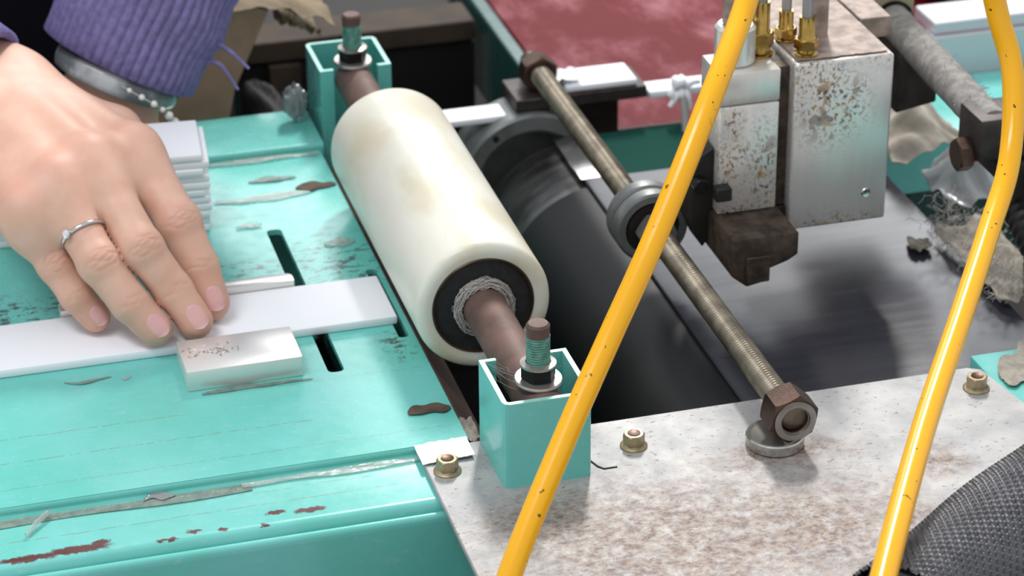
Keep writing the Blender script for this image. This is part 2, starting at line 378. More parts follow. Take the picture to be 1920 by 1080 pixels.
def crumple(x0, x1, y0, y1, z, h, nx, ny, seed, lift=None, thick=0.25, taper=0.0, bend=0.0):
    """a creased scrap of film: a wavy sheet with thickness"""
    rg = np.random.RandomState(seed); X, Y = np.meshgrid(np.linspace(x0, x1, nx), np.linspace(y0, y1, ny)); Z = np.zeros_like(X)
    for _ in range(7):
        k1, k2, p = rg.uniform(.1, .9)*6.28/max(2, (x1-x0))*rg.randint(1, 4), rg.uniform(.3, 1)*6.28/max(2, (y1-y0))*rg.randint(1, 3), rg.uniform(0, 6)
        Z += np.abs(np.sin(k1*X+k2*Y+p))/7
    Z = z+thick+h*Z
    ex = np.minimum.reduce([X-x0, x1-X])/(x1-x0); jit = rg.uniform(-1, 1, X.shape)*min(y1-y0, 4)*0.12
    Y = Y+(0 if taper else 1)*jit*(np.abs(Y-(y0+y1)/2) > (y1-y0)*0.4)
    if lift is not None: Z += lift(X, Y)
    if taper:
        u_ = (X-x0)/(x1-x0); yc = (y0+y1)/2; rag_ = 0.8+0.22*np.sin(u_*rg.uniform(4, 9)+rg.uniform(0, 6))+0.1*np.sin(u_*rg.uniform(9, 17)+rg.uniform(0, 6))*np.sign(Y-yc)
        Y = yc+(Y-yc)*((1-taper)+taper*np.sin(math.pi*np.clip(u_*.96+.02, 0, 1))**.7)*rag_+bend*np.sin(math.pi*u_)+(bend*.3)*np.sin(7*u_)
    n = nx*ny; V = np.concatenate([np.column_stack([X.ravel(), Y.ravel(), Z.ravel()]), np.column_stack([X.ravel(), Y.ravel(), Z.ravel()-thick])]); F = []
    for j in range(ny-1):
        for i in range(nx-1):
            a = j*nx+i; F.append((a, a+1, a+nx+1, a+nx)); F.append((n+a, n+a+nx, n+a+nx+1, n+a+1))
    bd = [(j*nx, (j+1)*nx) for j in range(ny-1)]+[((j+1)*nx-1, (j+2)*nx-1) for j in range(ny-1)]+[(i, i+1) for i in range(nx-1)]+[((ny-1)*nx+i, (ny-1)*nx+i+1) for i in range(nx-1)]
    F += [(a, b, n+b, n+a) for a, b in bd]
    return V, F

# ---------------------------------------------------------------- the setting
obj('wall_back', box(-2500, 3000, 4500, 4600, -830, 2600), 'wall_paint', kind='structure', label='pale workshop wall far behind the machine')
obj('floor', box(-2500, 3000, -1500, 4500, -830, -800), 'concrete', kind='structure', label='dark workshop floor far below the machine')

# ---------------------------------------------------------------- teal work bench
bench = root('work_bench', (-110, 90, -260), 'turquoise painted steel work bench with a slot, carrying the foam strips', 'workbench')
XL = -330
def slab_with_slots(x0, x1, y0, y1, z0, z1, slots):
    """top sheet with long rounded slots cut right through it"""
    bm = bmesh.new()
    outer = [(x0, y0), (x1, y0), (x1, y1), (x0, y1)]
    loops = [outer]
    for sx0, sx1, sy0, sy1 in slots:
        r = (sx1-sx0)/2*0.7
        lp = arc(sx1-r, sy1-r, r, 0, 90, 5)+arc(sx0+r, sy1-r, r, 90, 180, 5)+arc(sx0+r, sy0+r, r, 180, 270, 5)+arc(sx1-r, sy0+r, r, 270, 360, 5)
        loops.append(lp)
    edges = []; tops = []
    for lp in loops:
        vs = [bm.verts.new((p[0], p[1], z1)) for p in lp]; tops.append(vs)
        for i in range(len(vs)): edges.append(bm.edges.new((vs[i], vs[(i+1) % len(vs)])))
    bmesh.ops.triangle_fill(bm, use_beauty=True, use_dissolve=False, edges=edges)
    for f in bm.faces:
        if f.normal.z < 0: f.normal_flip()
    topf = bm.faces[:]
    ex = bmesh.ops.extrude_face_region(bm, geom=topf)
    for g in ex['geom']:
        if isinstance(g, bmesh.types.BMVert): g.co.z = z0
    bmesh.ops.recalc_face_normals(bm, faces=bm.faces[:])
    return from_bm(bm)
obj('table_top', slab_with_slots(XL, 42, -74, 247, -3, 0, [(-5.6, 2.2, 2, 158), (34, 39, 26, 100)]), 'teal_top', bench, 30)
sec = arc(-73, -2, 2.0, 90, 180, 5)+[(-75, -3.2)]+arc(-76, -3.2, 0.9, 0, -90, 4)[::1]+[(-111, -4.1)]
sec += arc(-111, -8.6, 4.5, 90, 165, 7)+arc(-117.5, -10.2, 2.2, 30, 175, 6)+[(-119.8, -12), (-120.5, -40), (-121, -260)]
obj('front_ledge', profile_x([(p[0], p[1]) for p in sec], XL, 40), 'teal_front', bench, 35)
obj('front_rib', box(XL, 40, -118, -112, -258, -14), 'teal_dark', bench)
fs = [(247, -3), (247, 2.0)]+arc(249.4, 2.0, 2.4, 180, 90, 6)+[(296, 4.4), (296.5, 3.9), (296.5, -260)]
obj('far_ledge', profile_x(fs[::-1], XL, 44), 'teal_paint', bench, 35)
obj('end_panel', box(39, 41.5, -118, 245, -258, -3.2), 'teal_dark', bench)
obj('inner_tray', box(XL, 38, -110, 245, -120, -116), 'dark_machine', bench)
# adhesive tape left on the bench, one scrap each
def tape(name, geo, mat, label): obj(name, geo, mat, label=label, cat='tape', group='tape scraps stuck on the bench', smooth=60)
tape('tape_scrap', crumple(-62, 19, -82.5, -76.8, -4.1, 1.3, 60, 7, 3, taper=0.35, bend=0.0), 'clear_tape', 'crinkled clear tape along the step at the near edge of the bench')
tape('tape_scrap', crumple(-190, -58, -85.5, -77, -4.1, 0.5, 60, 6, 4, taper=0.35, bend=0.0), 'tape_dirt', 'dirty grey tape band along the near step, left end')
tape('tape_scrap', crumple(-26, 26, 192, 202, 0, 0.9, 40, 7, 5, taper=0.95, bend=-1.3), 'clear_tape', 'curved clear tape smear behind the slot, beside the foam stack')
tape('tape_scrap', crumple(-30, 40, 240, 246.6, 0, 1.5, 44, 7, 6, taper=0.35, bend=0.0), 'clear_tape', 'glossy tape bead along the far step of the bench')
tape('tape_scrap', crumple(-20, -6.4, 161, 166.5, 0, 1.4, 16, 6, 8, taper=0.95, bend=0.8), 'clear_tape', 'small shiny tape scrap beside the far end of the slot')
tape('tape_scrap', crumple(20, 36, 128, 138, 0, 0.8, 14, 8, 9, taper=0.95, bend=-0.4), 'clear_tape', 'pale torn tape patch between slot and white roller')
tape('tape_scrap', crumple(-4, 22, 213, 220, 0, 1.0, 26, 6, 10, taper=0.95, bend=1.2), 'tape_dirt', 'dark twisted tape curl near the far step')
tape('tape_scrap', crumple(-66, -14, -4.5, 0.8, 0, 0.4, 40, 5, 11, taper=0.95, bend=1.4), 'tape_dirt', 'brownish tape edge along the foot of the silver guide block')
tape('tape_scrap', crumple(-126, -104, 25.5, 28.5, 0, 0.6, 16, 4, 12, taper=0.95, bend=-2.5), 'tape_dirt', 'thin beige paper shred in front of the white strip')
tape('tape_scrap', crumple(-100, -95, 23.5, 26.5, 0, 0.8, 8, 5, 13, taper=0.95, bend=-2.9), 'clear_tape', 'tiny pale scrap just right of the beige paper shred')
tape('tape_scrap', crumple(-105, -91, -83.5+0, -84+8.5-1, -4.1, 1.4, 16, 8, 14, taper=0.95, bend=2.9), 'plastic_film', 'crumpled silvery foil bit on the near ledge')
obj('tape_scrap', tube(spline([(-157, -94, -2.6), (-152, -88, -1.2), (-147, -82.5, -0.6), (-145, -80.5, -2)], 6), [1.2]*19, 6), 'clear_tape', label='white twisted plastic shred standing on the near ledge', cat='tape', group='tape scraps stuck on the bench')
obj('dirt_flake', crumple(21, 41, -52, -40, 0, 1.0, 18, 7, 15, taper=.95, bend=2), 'debris', label='brown curled flake at the bench corner under the roller', cat='debris')
obj('dirt_flake', crumple(19, 41, 196, 208, 0, 0.9, 18, 7, 16, taper=.95, bend=1), 'debris', label='dark leaf shaped flake behind the roller end', cat='debris')
vv, ff = lathe([(max(.02, math.sin(a)), -math.cos(a)) for a in np.linspace(0, math.pi, 15)], (0, 0, 0), (0, 0, 1), 22)
rgp = np.random.RandomState(4); vv = vv*(1+0.35*np.abs(np.sin(vv[:, :1]*5.1+vv[:, 1:2]*3.7+1))-.3*np.abs(np.sin(vv[:, 2:]*6.3+vv[:, :1]*4)))+rgp.uniform(-.05, .05, vv.shape)
vv = vv*[6.5, 6, 9]; vv[:, 2] -= vv[:, 2].min(); vv += [35, 280, 4.5]
obj('plastic_wad', (vv, ff), 'plastic_film', smooth=60, label='shiny crumpled plastic wad by the far bracket', cat='plastic')

# ---------------------------------------------------------------- steel cover plate
plate = root('cover_plate', (154, -180, -4), 'worn bare steel cover plate with rust bloom and hex bolts', 'plate')
obj('sheet', prism([(18, -75.5), (18, -420), (420, -420), (297, -126), (289, -79), (283, -75.5)], -4, -1, 0.5, 1), 'steel_plate', plate, 30)
obj('seam', tube([(87.6, -101, -0.9), (91, -112, -0.85), (93, -114.5, -0.85), (99, -114.5, -0.9)], 0.45, 5), 'black_grime', plate)
def flange_bolt(x, y, label):
    b_ = root('flange_bolt', (x, y, -1), label, 'bolt', 'flange bolts on the cover plate')
    obj('flange', lathe([(6.2, 0), (6.2, 0.7), (4.6, 1.8)], (x, y, -1), (0, 0, 1), 28), 'brass_bolt', b_)
    obj('hex_head', hexnut((x, y, 0.6), (0, 0, 1), 8.6, 5.2, a0=0.4), 'brass_bolt', b_, 25)
    obj('head_dimple', lathe([(3.0, 0), (2.8, 0.5), (2.2, 0.35), (0.2, 0.25)], (x, y, 5.6), (0, 0, 1), 24), 'rust_nut', b_)
    return b_
flange_bolt(26.5, -97, 'brassy flange bolt at the plate corner beside the bench')
flange_bolt(111.5, -99.5, 'brassy flange bolt on the plate between bracket and threaded rod')
flange_bolt(279, -95, 'brassy flange bolt at the far right corner of the plate')
obj('folded_tape', crumple(17, 41, -90, -73, -1, 0.8, 20, 16, 21, lift=lambda X, Y: 0.9*np.clip((X-17)/24, 0, 1)), 'white_paper', smooth=50, label='white folded tape corner stuck over the plate corner', cat='tape')
bpy.data.objects['folded_tape'].location.z += 0.0003
rail = root('side_rail', (330, -90, -60), 'turquoise machine side rail under the dust at the right edge', 'machine part')
obj('rail_body', box(292, 420, -400, -60, -60, -4.2, 1), 'teal_paint', rail)
obj('dust_cover', crumple(296, 336, -112, -62, -4.2, 2.2, 30, 22, 22, taper=.9, bend=6), 'dust_wool', rail, 60)
# machine body below
mb = root('machine_base', (200, 60, -300), 'dark machine frame under the drum and belt', 'machine')
obj('front_beam', box(42, 290, -400, -116, -300, -4.05), 'dark_machine', mb)
obj('back_beam', box(46, 420, 297, 310, -300, -70), 'dark_machine', mb)
obj('bottom_pan', box(42, 420, -110, 296, -300, -180), 'dark_machine', mb)
guide = obj('scraper_sheet', prism([(43, -5), (44.5, -4), (62, -30), (61, -31)], -74, 240, 0, axes='xzy'), 'rust_shaft', label='rusty sloped sheet between bench end and white roller', cat='sheet')
obj('dirt_clump', crumple(43, 49, -72, -52, -6, 5, 14, 20, 23), 'dust_wool', smooth=70, label='grey dust clump between bench corner and near bracket', cat='dust', kind='stuff')

# ---------------------------------------------------------------- roller brackets
def bracket(y0, y1, opening, label, z0):
    b_ = root('roller_bracket', (66.5, (y0+y1)/2, z0), label, 'bracket', 'teal roller brackets')
    x0, x1, t, z1, lip = 46.5, 86.5, 2.2, 41.0, 7.5
    # lipped channel standing upright, open towards the roller
    if opening > 0:
        yo, yc = y1, y0; s = 1
    else:
        yo, yc = y0, y1; s = -1
    r = 3.0
    def L(p): return p
    outer = [(x0+lip, yo), (x0, yo), (x0, yc+s*r), (x0+r*0.3, yc+s*r*0.3), (x0+r, yc), (x1-r, yc), (x1-r*0.3, yc+s*r*0.3), (x1, yc+s*r), (x1, yo), (x1-lip, yo)]
    inner = [(x1-lip, yo-s*t), (x1-t, yo-s*t), (x1-t, yc+s*(r)), (x1-t-.5, yc+s*(t+.3)), (x1-r, yc+s*t), (x0+r, yc+s*t), (x0+t+.5, yc+s*(t+.3)), (x0+t, yc+s*r), (x0+t, yo-s*t), (x0+lip, yo-s*t)]
    obj('channel', prism(outer+inner, z0, z1-0.5), 'teal_paint', b_, 30)
    obj('bare_rim', prism(outer+inner, z1-0.5, z1), 'bare_edge', b_, 0)
    return b_
bracket(-118.5, -77, 1, 'near turquoise bracket standing on the steel plate, holding the roller shaft', -1)
bracket(261, 303, -1, 'far turquoise bracket behind the white roller', -70)
# ---------------------------------------------------------------- white nylon roller with shaft
X0, Z0, RR, YN, YF = 66.5, 31.0, 32.5, -11.0, 179.0
rl = root('nylon_roller', (X0, 84, Z0-RR), 'cream nylon pressure roller with stained face on a brown shaft', 'roller')
ax = (0, 1, 0)
obj('roller_body', lathe([(24.6, 4), (24.6, 0.8), (27.5, 0), (30.5, 0.4), (32.0, 1.6), (RR, 3.6), (RR, 60), (RR, 130), (RR, 186.5), (32.0, 188.6), (30.5, 189.6), (27, 190), (24.6, 189.2), (24.6, 186)], (X0, YN, Z0), ax, 96, cap=False), 'nylon', rl, 40)
for yy, s in ((YN, 1), (YF, -1)):
    be = obj('bearing', lathe([(24.6, 2.2), (23.6, 1.2), (22.9, 1.2), (22.6, 2.6), (14.2, 2.6), (13.8, 1.4), (12.2, 1.2), (10.4, 1.6), (10.4, 9)], (X0, yy, Z0), (0, s, 0), 56, cap=False), 'bearing_black', rl, 35)
    obj('seal_ring', lathe([(24.5, 0.9), (24.1, 0.3), (23.4, 0.5), (23.0, 1.4)], (X0, yy, Z0), (0, s, 0), 56, cap=False), 'rust_nut', be)
obj('shaft', lathe([(9.2, 0), (10.3, 1.2), (10.3, 60), (10.3, 300), (10.3, 386), (9.2, 387)], (X0, -115.5, Z0), ax, 40), 'rust_shaft', rl, 40)
def stud(y, label):
    s_ = root('clamp_stud', (X0, y, Z0), label, 'stud', 'clamp studs through the roller shaft')
    zt = Z0+10.4
    obj('washer', lathe([(6.6, 0), (10.4, 0.1), (10.7, 0.9), (10.2, 1.9), (6.6, 1.9)], (X0, y, zt), (0.02, -0.05, 1), 40, closed=True), 'washer_steel', s_)
    obj('nut', hexnut((X0, y, zt+1.9), (0, 0, 1), 13.4, 6.4, 5.9, a0=0.5), 'black_nut', s_, 25)
    obj('collar', lathe([(5.6, 0), (8.0, 0), (8.0, 1.0), (5.6, 1.6)], (X0, y, zt+8.3), (0, 0, 1), 32, closed=True), 'washer_steel', s_)
    obj('threaded_shank', thread((X0, y, Z0-9), (X0, y, zt+22.5), 5.4, 1.25, 0.55), 'teal_thread', s_, 60)
    obj('bare_tip', lathe([(5.1, 0), (5.2, 5.5), (4.3, 6.6)], (X0, y, zt+22), (0, 0, 1), 28), 'rust_shaft', s_)
stud(-102.5, 'threaded stud with black nut clamping the shaft in the near bracket')
stud(268, 'threaded stud with black nut clamping the shaft in the far bracket')
# lint wound round the shaft at the bearing
rg = np.random.RandomState(5); parts = []
for i in range(230):
    a0 = rg.uniform(0, 6.28); span = rg.uniform(.5, 2.2); r0 = rg.uniform(10.9, 14.5); y0_ = YN+rg.uniform(-2.6, 1.2)
    P = [(X0+(r0+rg.uniform(-.8, .8))*math.cos(a0+span*t), y0_+rg.uniform(-.9, .9), Z0+(r0+rg.uniform(-.8, .8))*math.sin(a0+span*t)) for t in np.linspace(0, 1, 7)]
    parts.append(tube(np.array(P), 0.13, 3, False))
obj('lint_tuft', join(*parts), 'lint', smooth=0, label='grey lint wound round the shaft at the near bearing', cat='lint', kind='stuff')
parts = []
for i in range(9):
    a = np.array([rg.uniform(48, 58), rg.uniform(-82, -78), rg.uniform(36, 42)]); b_ = np.array([rg.uniform(60, 86), rg.uniform(-112, -86), rg.uniform(38, 44)])
    P = [a+(b_-a)*t+np.array([0, 0, -2.5*math.sin(math.pi*t)])+rg.uniform(-.4, .4, 3) for t in np.linspace(0, 1, 9)]; parts.append(tube(np.array(P), 0.1, 3, False))
obj('cobweb', join(*parts), 'lint', smooth=0, label='thin cobweb threads across the near bracket', cat='cobweb', kind='stuff')

# ---------------------------------------------------------------- drum and belt
DX, DZ, DR = 190., -75., 56.4
dr = root('drive_drum', (DX, 90, DZ-DR), 'black rubber covered drum with steel end band and iron bearing housing', 'drum')
obj('rubber_cover', lathe([(DR-3, 0), (DR, 1), (DR, 150), (DR, 311), (DR-1.2, 312)], (DX, -112, DZ), ax, 128), 'drum_rubber', dr, 40)
obj('steel_band', lathe([(DR-2.2, 0), (DR-1.6, .5), (DR-1.6, 60), (DR-2, 62)], (DX, 200, DZ), ax, 128), 'drum_steel', dr, 40)
obj('bearing_housing', lathe([(.2, 4), (29, 4), (30, -6), (33, -9), (41, -9), (42.4, -7.5), (42.4, 22), (41, 23.5), (.2, 23.5)], (168, 272, -43.9), ax, 80), 'flange_iron', dr, 30)
obj('housing_hole', lathe([(2.0, 0), (2.0, .4), (1.1, .5)], (146.5, 263.1, -13.5), (0, -1, 0), 16), 'black_grime', dr)
belt = root('conveyor_belt', (310, 70, -60), 'dark grey flat conveyor belt under the glue head', 'conveyor')
obj('belt_surface', prism([(181.3, -18.2), (181.3, -17.4), (182.0, -17), (343, -17), (343, -18.2)], -74, 205, axes='xzy'), 'belt', belt, 30)
obj('edge_strip', box(179.5, 197, 205.5, 262, -18.2, -17.1, .2, 1), 'chrome', belt)
obj('apron_filler', box(197.4, 343, 205.5, 262, -18.2, -17.4, .2, 1), 'green_matte', belt)  # added plate in the apron's green, covering the drum band's right side
obj('bed', box(250, 343, -74, 204, -60, -18.3), 'dark_machine', belt)

# ---------------------------------------------------------------- threaded rod resting across the machine
RX, RZ = 177.0, 16.5
rd = root('threaded_rod', (RX, 90, RZ-12), 'long rusty threaded rod with end nuts and a split collar', 'rod')
obj('rod_shank', thread((RX, -124, RZ), (RX, 296, RZ), 6.3, 2.0, 0.95, 20), 'rust_thread', rd, 60)
obj('near_nut', hexnut((RX, -126.5, RZ), (0, 1, 0), 20.5, 15, 6.2, a0=0.2), 'rust_nut', rd, 25)
obj('nut_ring', lathe([(6.3, 0), (9.4, 0), (9.7, -1.1), (8.4, -1.5), (6.9, -1.2), (6.3, 0.6)], (RX, -126.4, RZ), (0, 1, 0), 40, closed=True), 'washer_steel', rd)
obj('far_nut', hexnut((RX, 276, RZ), (0, 1, 0), 19, 13, 6.2, a0=0.1), 'rust_nut', rd, 25)
obj('far_tip', lathe([(6.1, 0), (5.8, 12), (4.8, 13)], (RX, 288, RZ), (0, 1, 0), 24), 'rust_nut', rd)
cz = 74
for j, (y_, w_) in enumerate(((cz-4, 8.6), (cz+6.4, 8.6))):
    co_ = obj('collar', lathe([(14.2, 0), (17.6, 0), (18.8, 1.0), (19.1, 2), (19.1, w_-1.6), (18.3, w_-.3), (17.4, w_), (14.2, w_)], (RX-1, y_, RZ+1), ax, 56, closed=True), 'dark_iron' if 0 else 'flange_iron', rd, 30)
    obj('inner_race', lathe([(6.3, 0.8), (14.2, 0.8), (14.2, w_-.8), (6.3, w_-.8)], (RX, y_, RZ), ax, 40, closed=True), 'black_grime', co_)
obj('lock_nut', hexnut((RX, cz-12, RZ), (0, 1, 0), 18.5, 7.8, 6.2, a0=0.6), 'washer_steel', rd, 25)
obj('steel_disc', lathe([(11.6, 0), (12.8, 0.5), (13.1, 1.2), (13.1, 5.0), (12.6, 5.6), (11.4, 5.3), (10.6, 5.0), (0.1, 5.0)], (172.5, -115, -1), (0, 0, 1), 64), 'disc_steel', smooth=30, label='shiny round steel disc under the near rod nut', cat='disc')

# ---------------------------------------------------------------- foam strips and guide blocks
obj('foam_strip', box(-330, 36.5, 39.5, 84.5, 0.05, 4.6, 1.0, 2), 'foam', label='long white foam strip lying under the fingertips, pointing at the roller', cat='foam strip')
for i in range(11):
    dx = rg.uniform(-2.2, 1.5); dy = rg.uniform(-1.0, 1.0)
    g_ = box(-330, -33+dx+(1.5 if i < 4 else 0), 165+dy, 210+dy, 0.1+i*4.0, 4.0+i*4.0, 0.9, 2)
    pos = ['lowest', 'second', 'third', 'fourth', 'fifth', 'middle', 'seventh', 'eighth', 'ninth', 'tenth', 'topmost'][i]
    obj('foam_strip', rotz(g_, (-33, 165), -5.5), 'foam', label=('%s white foam strip of the stack behind the fingers' % pos) if i in (0, 5, 10) else '%s white foam strip from the bottom of the stack behind the fingers' % pos, cat='foam strip', group='stacked white foam strips')
gb = root('guide_block', (-44.5, 18, 0), 'silver metal guide block in front of the white foam strip', 'block', 'metal strip guides')
obj('block_body', box(-72, -17.3, 2.5, 33.5, 0, 10.6, 0.7, 2), 'silver', gb, 30)
rg2 = np.random.RandomState(11); parts = []
for i in range(46):
    x, y = -58+rg2.normal(0, 6), 20+rg2.normal(0, 3.2); L_ = rg2.uniform(.8, 2.4); t = rg2.uniform(0, 3.14)
    p = np.array([[x-L_*math.cos(t)/2, y-L_*math.sin(t)/2, 10.62], [x, y, 10.8], [x+L_*math.cos(t)/2, y+L_*math.sin(t)/2, 10.62]]); parts.append(tube(p, 0.3, 4))
obj('weld_spatter', join(*parts), 'washer_steel', gb, 60, kind='stuff')
gb2 = root('guide_block', (-40, 84, 0), 'low silver metal guide with rounded corner behind the white foam strip', 'block', 'metal strip guides')
obj('block_body', prism([(-120, 85.2), (-5.4, 85.2), (-4.6, 86), (-4.6, 89.5)]+arc(-8, 91, 3.4, 0, 90, 5)+[(-120, 94.4)], 0, 7.2, 0.5, 2), 'silver', gb2, 30)
# ---------------------------------------------------------------- glue head
gh = root('glue_head', (240, 60, -6), 'stained aluminium glue applicator head with dark nozzle above the belt', 'glue head')
obj('main_block', box(237, 288.5, 40, 86, 22, 111, 1.4, 3), 'dirty_aluminium', gh, 35)
obj('block_lid', box(238, 288, 86.2, 130, 100, 111, .4, 1), 'grimy_top', gh)
obj('screw_hole', lathe([(2.6, 0), (2.2, .5), (1.6, .3), (.2, .25)], (277.5, 40, 37.5), (0, -1, 0), 20), 'chrome', gh)
obj('side_block', box(199.2, 229.5, 40, 68, 36, 93, .8, 2), 'dirty_aluminium', gh, 35)
obj('upper_block', box(198.8, 229.8, 40.4, 68, 93.5, 110, .8, 2), 'dirty_aluminium', gh, 35)
obj('channel_shade', box(229.8, 236.8, 47, 84, 24, 108, .3, 1), 'grimy_nozzle', gh)  # dark strip standing in for the shadow in the channel between the blocks
nz_ = obj('nozzle', prism([(197, 35.8), (231, 35.8), (231, 24), (226, 21), (216.5, 18), (213, 11), (205, 9.5), (197, 16)], 11, 64, 0.8, 2, axes='xzy'), 'grimy_nozzle', gh, 30)
obj('nozzle_lip', box(204, 216, 9.2, 11.4, 12, 26, .5, 1), 'grimy_nozzle', nz_)
obj('adapter', box(231.2, 236.5, 44, 78, 23, 34, .5, 1), 'black_grime', gh)
obj('side_bracket', prism([(192, 66), (198.5, 70), (198.5, 22), (194, 16), (188, 30), (188, 56)], 46, 66, .6, 1, axes='xzy'), 'black_grime', gh)
obj('side_screw', cyl((191, 40, 52), (191, 46, 52), 4, 18, .5), 'black_nut', gh)
obj('clamp_bar', box(196, 204, 33, 39.8, 46, 53, .5, 1), 'black_grime', gh)
def fitting(x, y, z, h, r, nm):
    f_ = obj(nm, join(lathe([(r*1.25, 0), (r*1.3, 1.2), (r*1.0, 2), (r, h*.45), (r*.85, h*.5), (r*.85, h)], (x, y, z), (0, 0, 1), 28)), 'brass', gh, 40)
    obj('fitting_nut', hexnut((x, y, z+h*.18), (0, 0, 1), r*2.3, h*.26, a0=.3), 'brass', f_, 25)
    obj('fitting_tube', cyl((x, y, z+h), (x, y, z+h+50), r*.6, 16), 'plastic_film', f_)
fitting(246, 50, 111.5, 20, 4.6, 'brass_fitting'); fitting(226, 60, 110, 28, 5.0, 'brass_fitting'); fitting(243, 70, 111.5, 16, 4.2, 'brass_fitting')
obj('solenoid', cyl((211, 55, 110), (211, 55, 130), 10, 32, 1.5), 'dirty_aluminium', gh)
obj('solenoid_cap', cyl((211, 55, 130), (211, 55, 152), 6.5, 28, 1), 'grimy_top', gh)
obj('hose_stub', cyl((259, 72, 111.5), (260, 74, 170), 6.5, 20), 'grimy_top', gh)
obj('top_dirt', crumple(239, 286.5, 43, 128, 111, 1.2, 26, 26, 31), 'grimy_top', gh, 60)
sb_ = root('slide_block', (330, 180, 40), 'beige metal slide block behind the glue head, bored for the dusty rod', 'block')
obj('block_body', box(308, 352, 160, 215, 58, 130, 1.2, 2), 'beige_block', sb_, 35)
obj('front_step', box(288.6, 308, 160, 215, 60, 130, 1, 1), 'beige_block', sb_)
obj('bore_ring', lathe([(9.8, 0), (11.4, 0), (11.4, 1.2), (9.8, 1.2)], (340, 160, 76), (0, -1, 0), 40, closed=True), 'black_nut', sb_)
obj('mount_arm', box(289, 352, 131, 159.8, 60, 66, 1, 1), 'dark_iron', sb_)
obj('link_plate', box(289.2, 306, 86, 165, 100, 111, .5, 1), 'grimy_top', sb_)
gr_ = root('guide_rod', (337, 90, 66), 'thick dust covered round guide rod leading to the right clamp', 'rod')
rp = []; rgd = np.random.RandomState(3)
for i, y in enumerate(np.linspace(0, 145, 60)): rp.append((9.2+rgd.uniform(-.12, .18), y))
obj('rod_body', lathe([(8, -.5)]+rp+[(8, 145.5)], (340, 161, 76), (-7, -137, 0), 40), 'dusty_rod', gr_, 60)
parts = []
for i in range(160):
    y = rgd.uniform(30, 158); a_ = rgd.uniform(.2, 2.9); c0 = np.array([340-(161-y)*.051, y, 76]); rr_ = 9.3
    p = c0+rr_*np.array([math.cos(a_), 0, math.sin(a_)]); q = p+rgd.uniform(-2.2, 2.2, 3)+np.array([math.cos(a_), 0, math.sin(a_)])*rgd.uniform(.3, 1.6)
    parts.append(tube(np.array([p, (p+q)/2+rgd.uniform(-.6, .6, 3), q]), .16, 3, False))
obj('rod_lint', join(*parts), 'lint', gr_, 0, kind='stuff')
obj('dark_bracket', prism([(327, 40), (350, 44), (350, 52), (344, 70), (328, 72)], 120, 150, 1.2, 2, axes='xzy'), 'dark_iron', label='dark iron bracket hanging under the guide rod behind the glue head', cat='bracket', smooth=30)
cl_ = root('rod_clamp', (345, 24, 36), 'dark rusty clamp block gripping the dusty rod at the right edge', 'clamp')
obj('clamp_body', box(322, 375, 8, 34, 62, 84, 1.4, 2), 'dark_iron', cl_, 35)
obj('clamp_jaw', prism([(334, 60), (375, 60), (375, 34), (346, 38), (334, 50)], 6, 36, 1, 2, axes='xzy'), 'dark_iron', cl_, 35)
bl_ = obj('clamp_bolt', cyl((340, 20, 62), (322, 20, 62), 4.6, 22, .4), 'rust_nut', cl_)
obj('bolt_head', hexnut((322, 20, 62), (-1, 0, 0), 15, 7, a0=.2), 'rust_nut', bl_, 25)
obj('clamp_arm', box(346, 376, -60, 10, 34, 60, 2, 2), 'dark_iron', cl_, 35)
# rags, lint and film behind the clamp
def rag(name, x0, x1, y0, y1, z, h, seed, mat, label, cat, lift=None, kind=None):
    obj(name, crumple(x0, x1, y0, y1, z, h, 40, 40, seed, lift, .5, taper=(.9 if name == 'lint_tuft' else .25), bend=2), mat, smooth=80, label=label, cat=cat, kind=kind)
rag('rag', 345, 392, 150, 215, -16, 14, 41, 'cloth_rag', 'crumpled beige rag lying behind the dusty guide rod', 'rag', lambda X, Y: 26*np.exp(-((X-368)/16)**2-((Y-182)/24)**2))
rag('plastic_sheet', 352, 392, 92, 148, -16, 12, 42, 'plastic_film', 'shiny clear plastic wrap under the guide rod', 'plastic', lambda X, Y: 24*np.exp(-((X-372)/14)**2-((Y-120)/20)**2))
rag('lint_pile', 336, 366, -14, 88, -17, 8, 43, 'dust_wool', 'grey fluffy lint heap on the belt edge below the clamp', 'lint', lambda X, Y: 12*np.exp(-((X-354)/9)**2), 'stuff')
parts = []
for i in range(420):
    c0 = np.array([rgd.normal(346, 7), rgd.uniform(-5, 95), rgd.uniform(-14, 2)]); P = [c0]
    for _ in range(5): P.append(P[-1]+rgd.uniform(-3, 3, 3))
    P = np.array(P); P[:, 2] = np.maximum(P[:, 2], -16.5); parts.append(tube(P, .17, 3, False))
obj('lint_fibre', join(*parts), 'lint', smooth=0, label='loose grey fibres trailing over the belt edge', cat='lint', kind='stuff')
rag('lint_tuft', 318, 330, 62, 82, -17, 5, 44, 'dust_wool', 'small yellowish lint tuft lying on the belt', 'lint', None, 'stuff')
# black corrugated cable at the right edge
cb = spline([(352, 20, 30), (350, -5, 22), (352, -25, 8), (362, -42, -8), (385, -58, -10)], 14)
obj('black_conduit', tube(cb, [9+.7*math.sin(i*2.1) for i in range(len(cb))], 22), 'black_cable', label='black corrugated cable below the clamp at the right edge', cat='cable')
# far right turquoise panel and aluminium profiles
fp = root('rear_panel', (430, 320, -60), 'light turquoise machine panel behind the rag', 'panel')
obj('panel_sheet', box(345, 620, 218, 296, -60, -24, 1, 1), 'teal_paint', fp)
obj('panel_edge', box(345, 620, 296.5, 312, -60, 2, .8, 1), 'alu_profile', fp)
obj('aluminium_bar', box(430, 640, 300, 330, 2.1, 10, .8, 1), 'alu_profile', label='pale aluminium bar lying on the profile beyond the yellow hose', cat='bar')

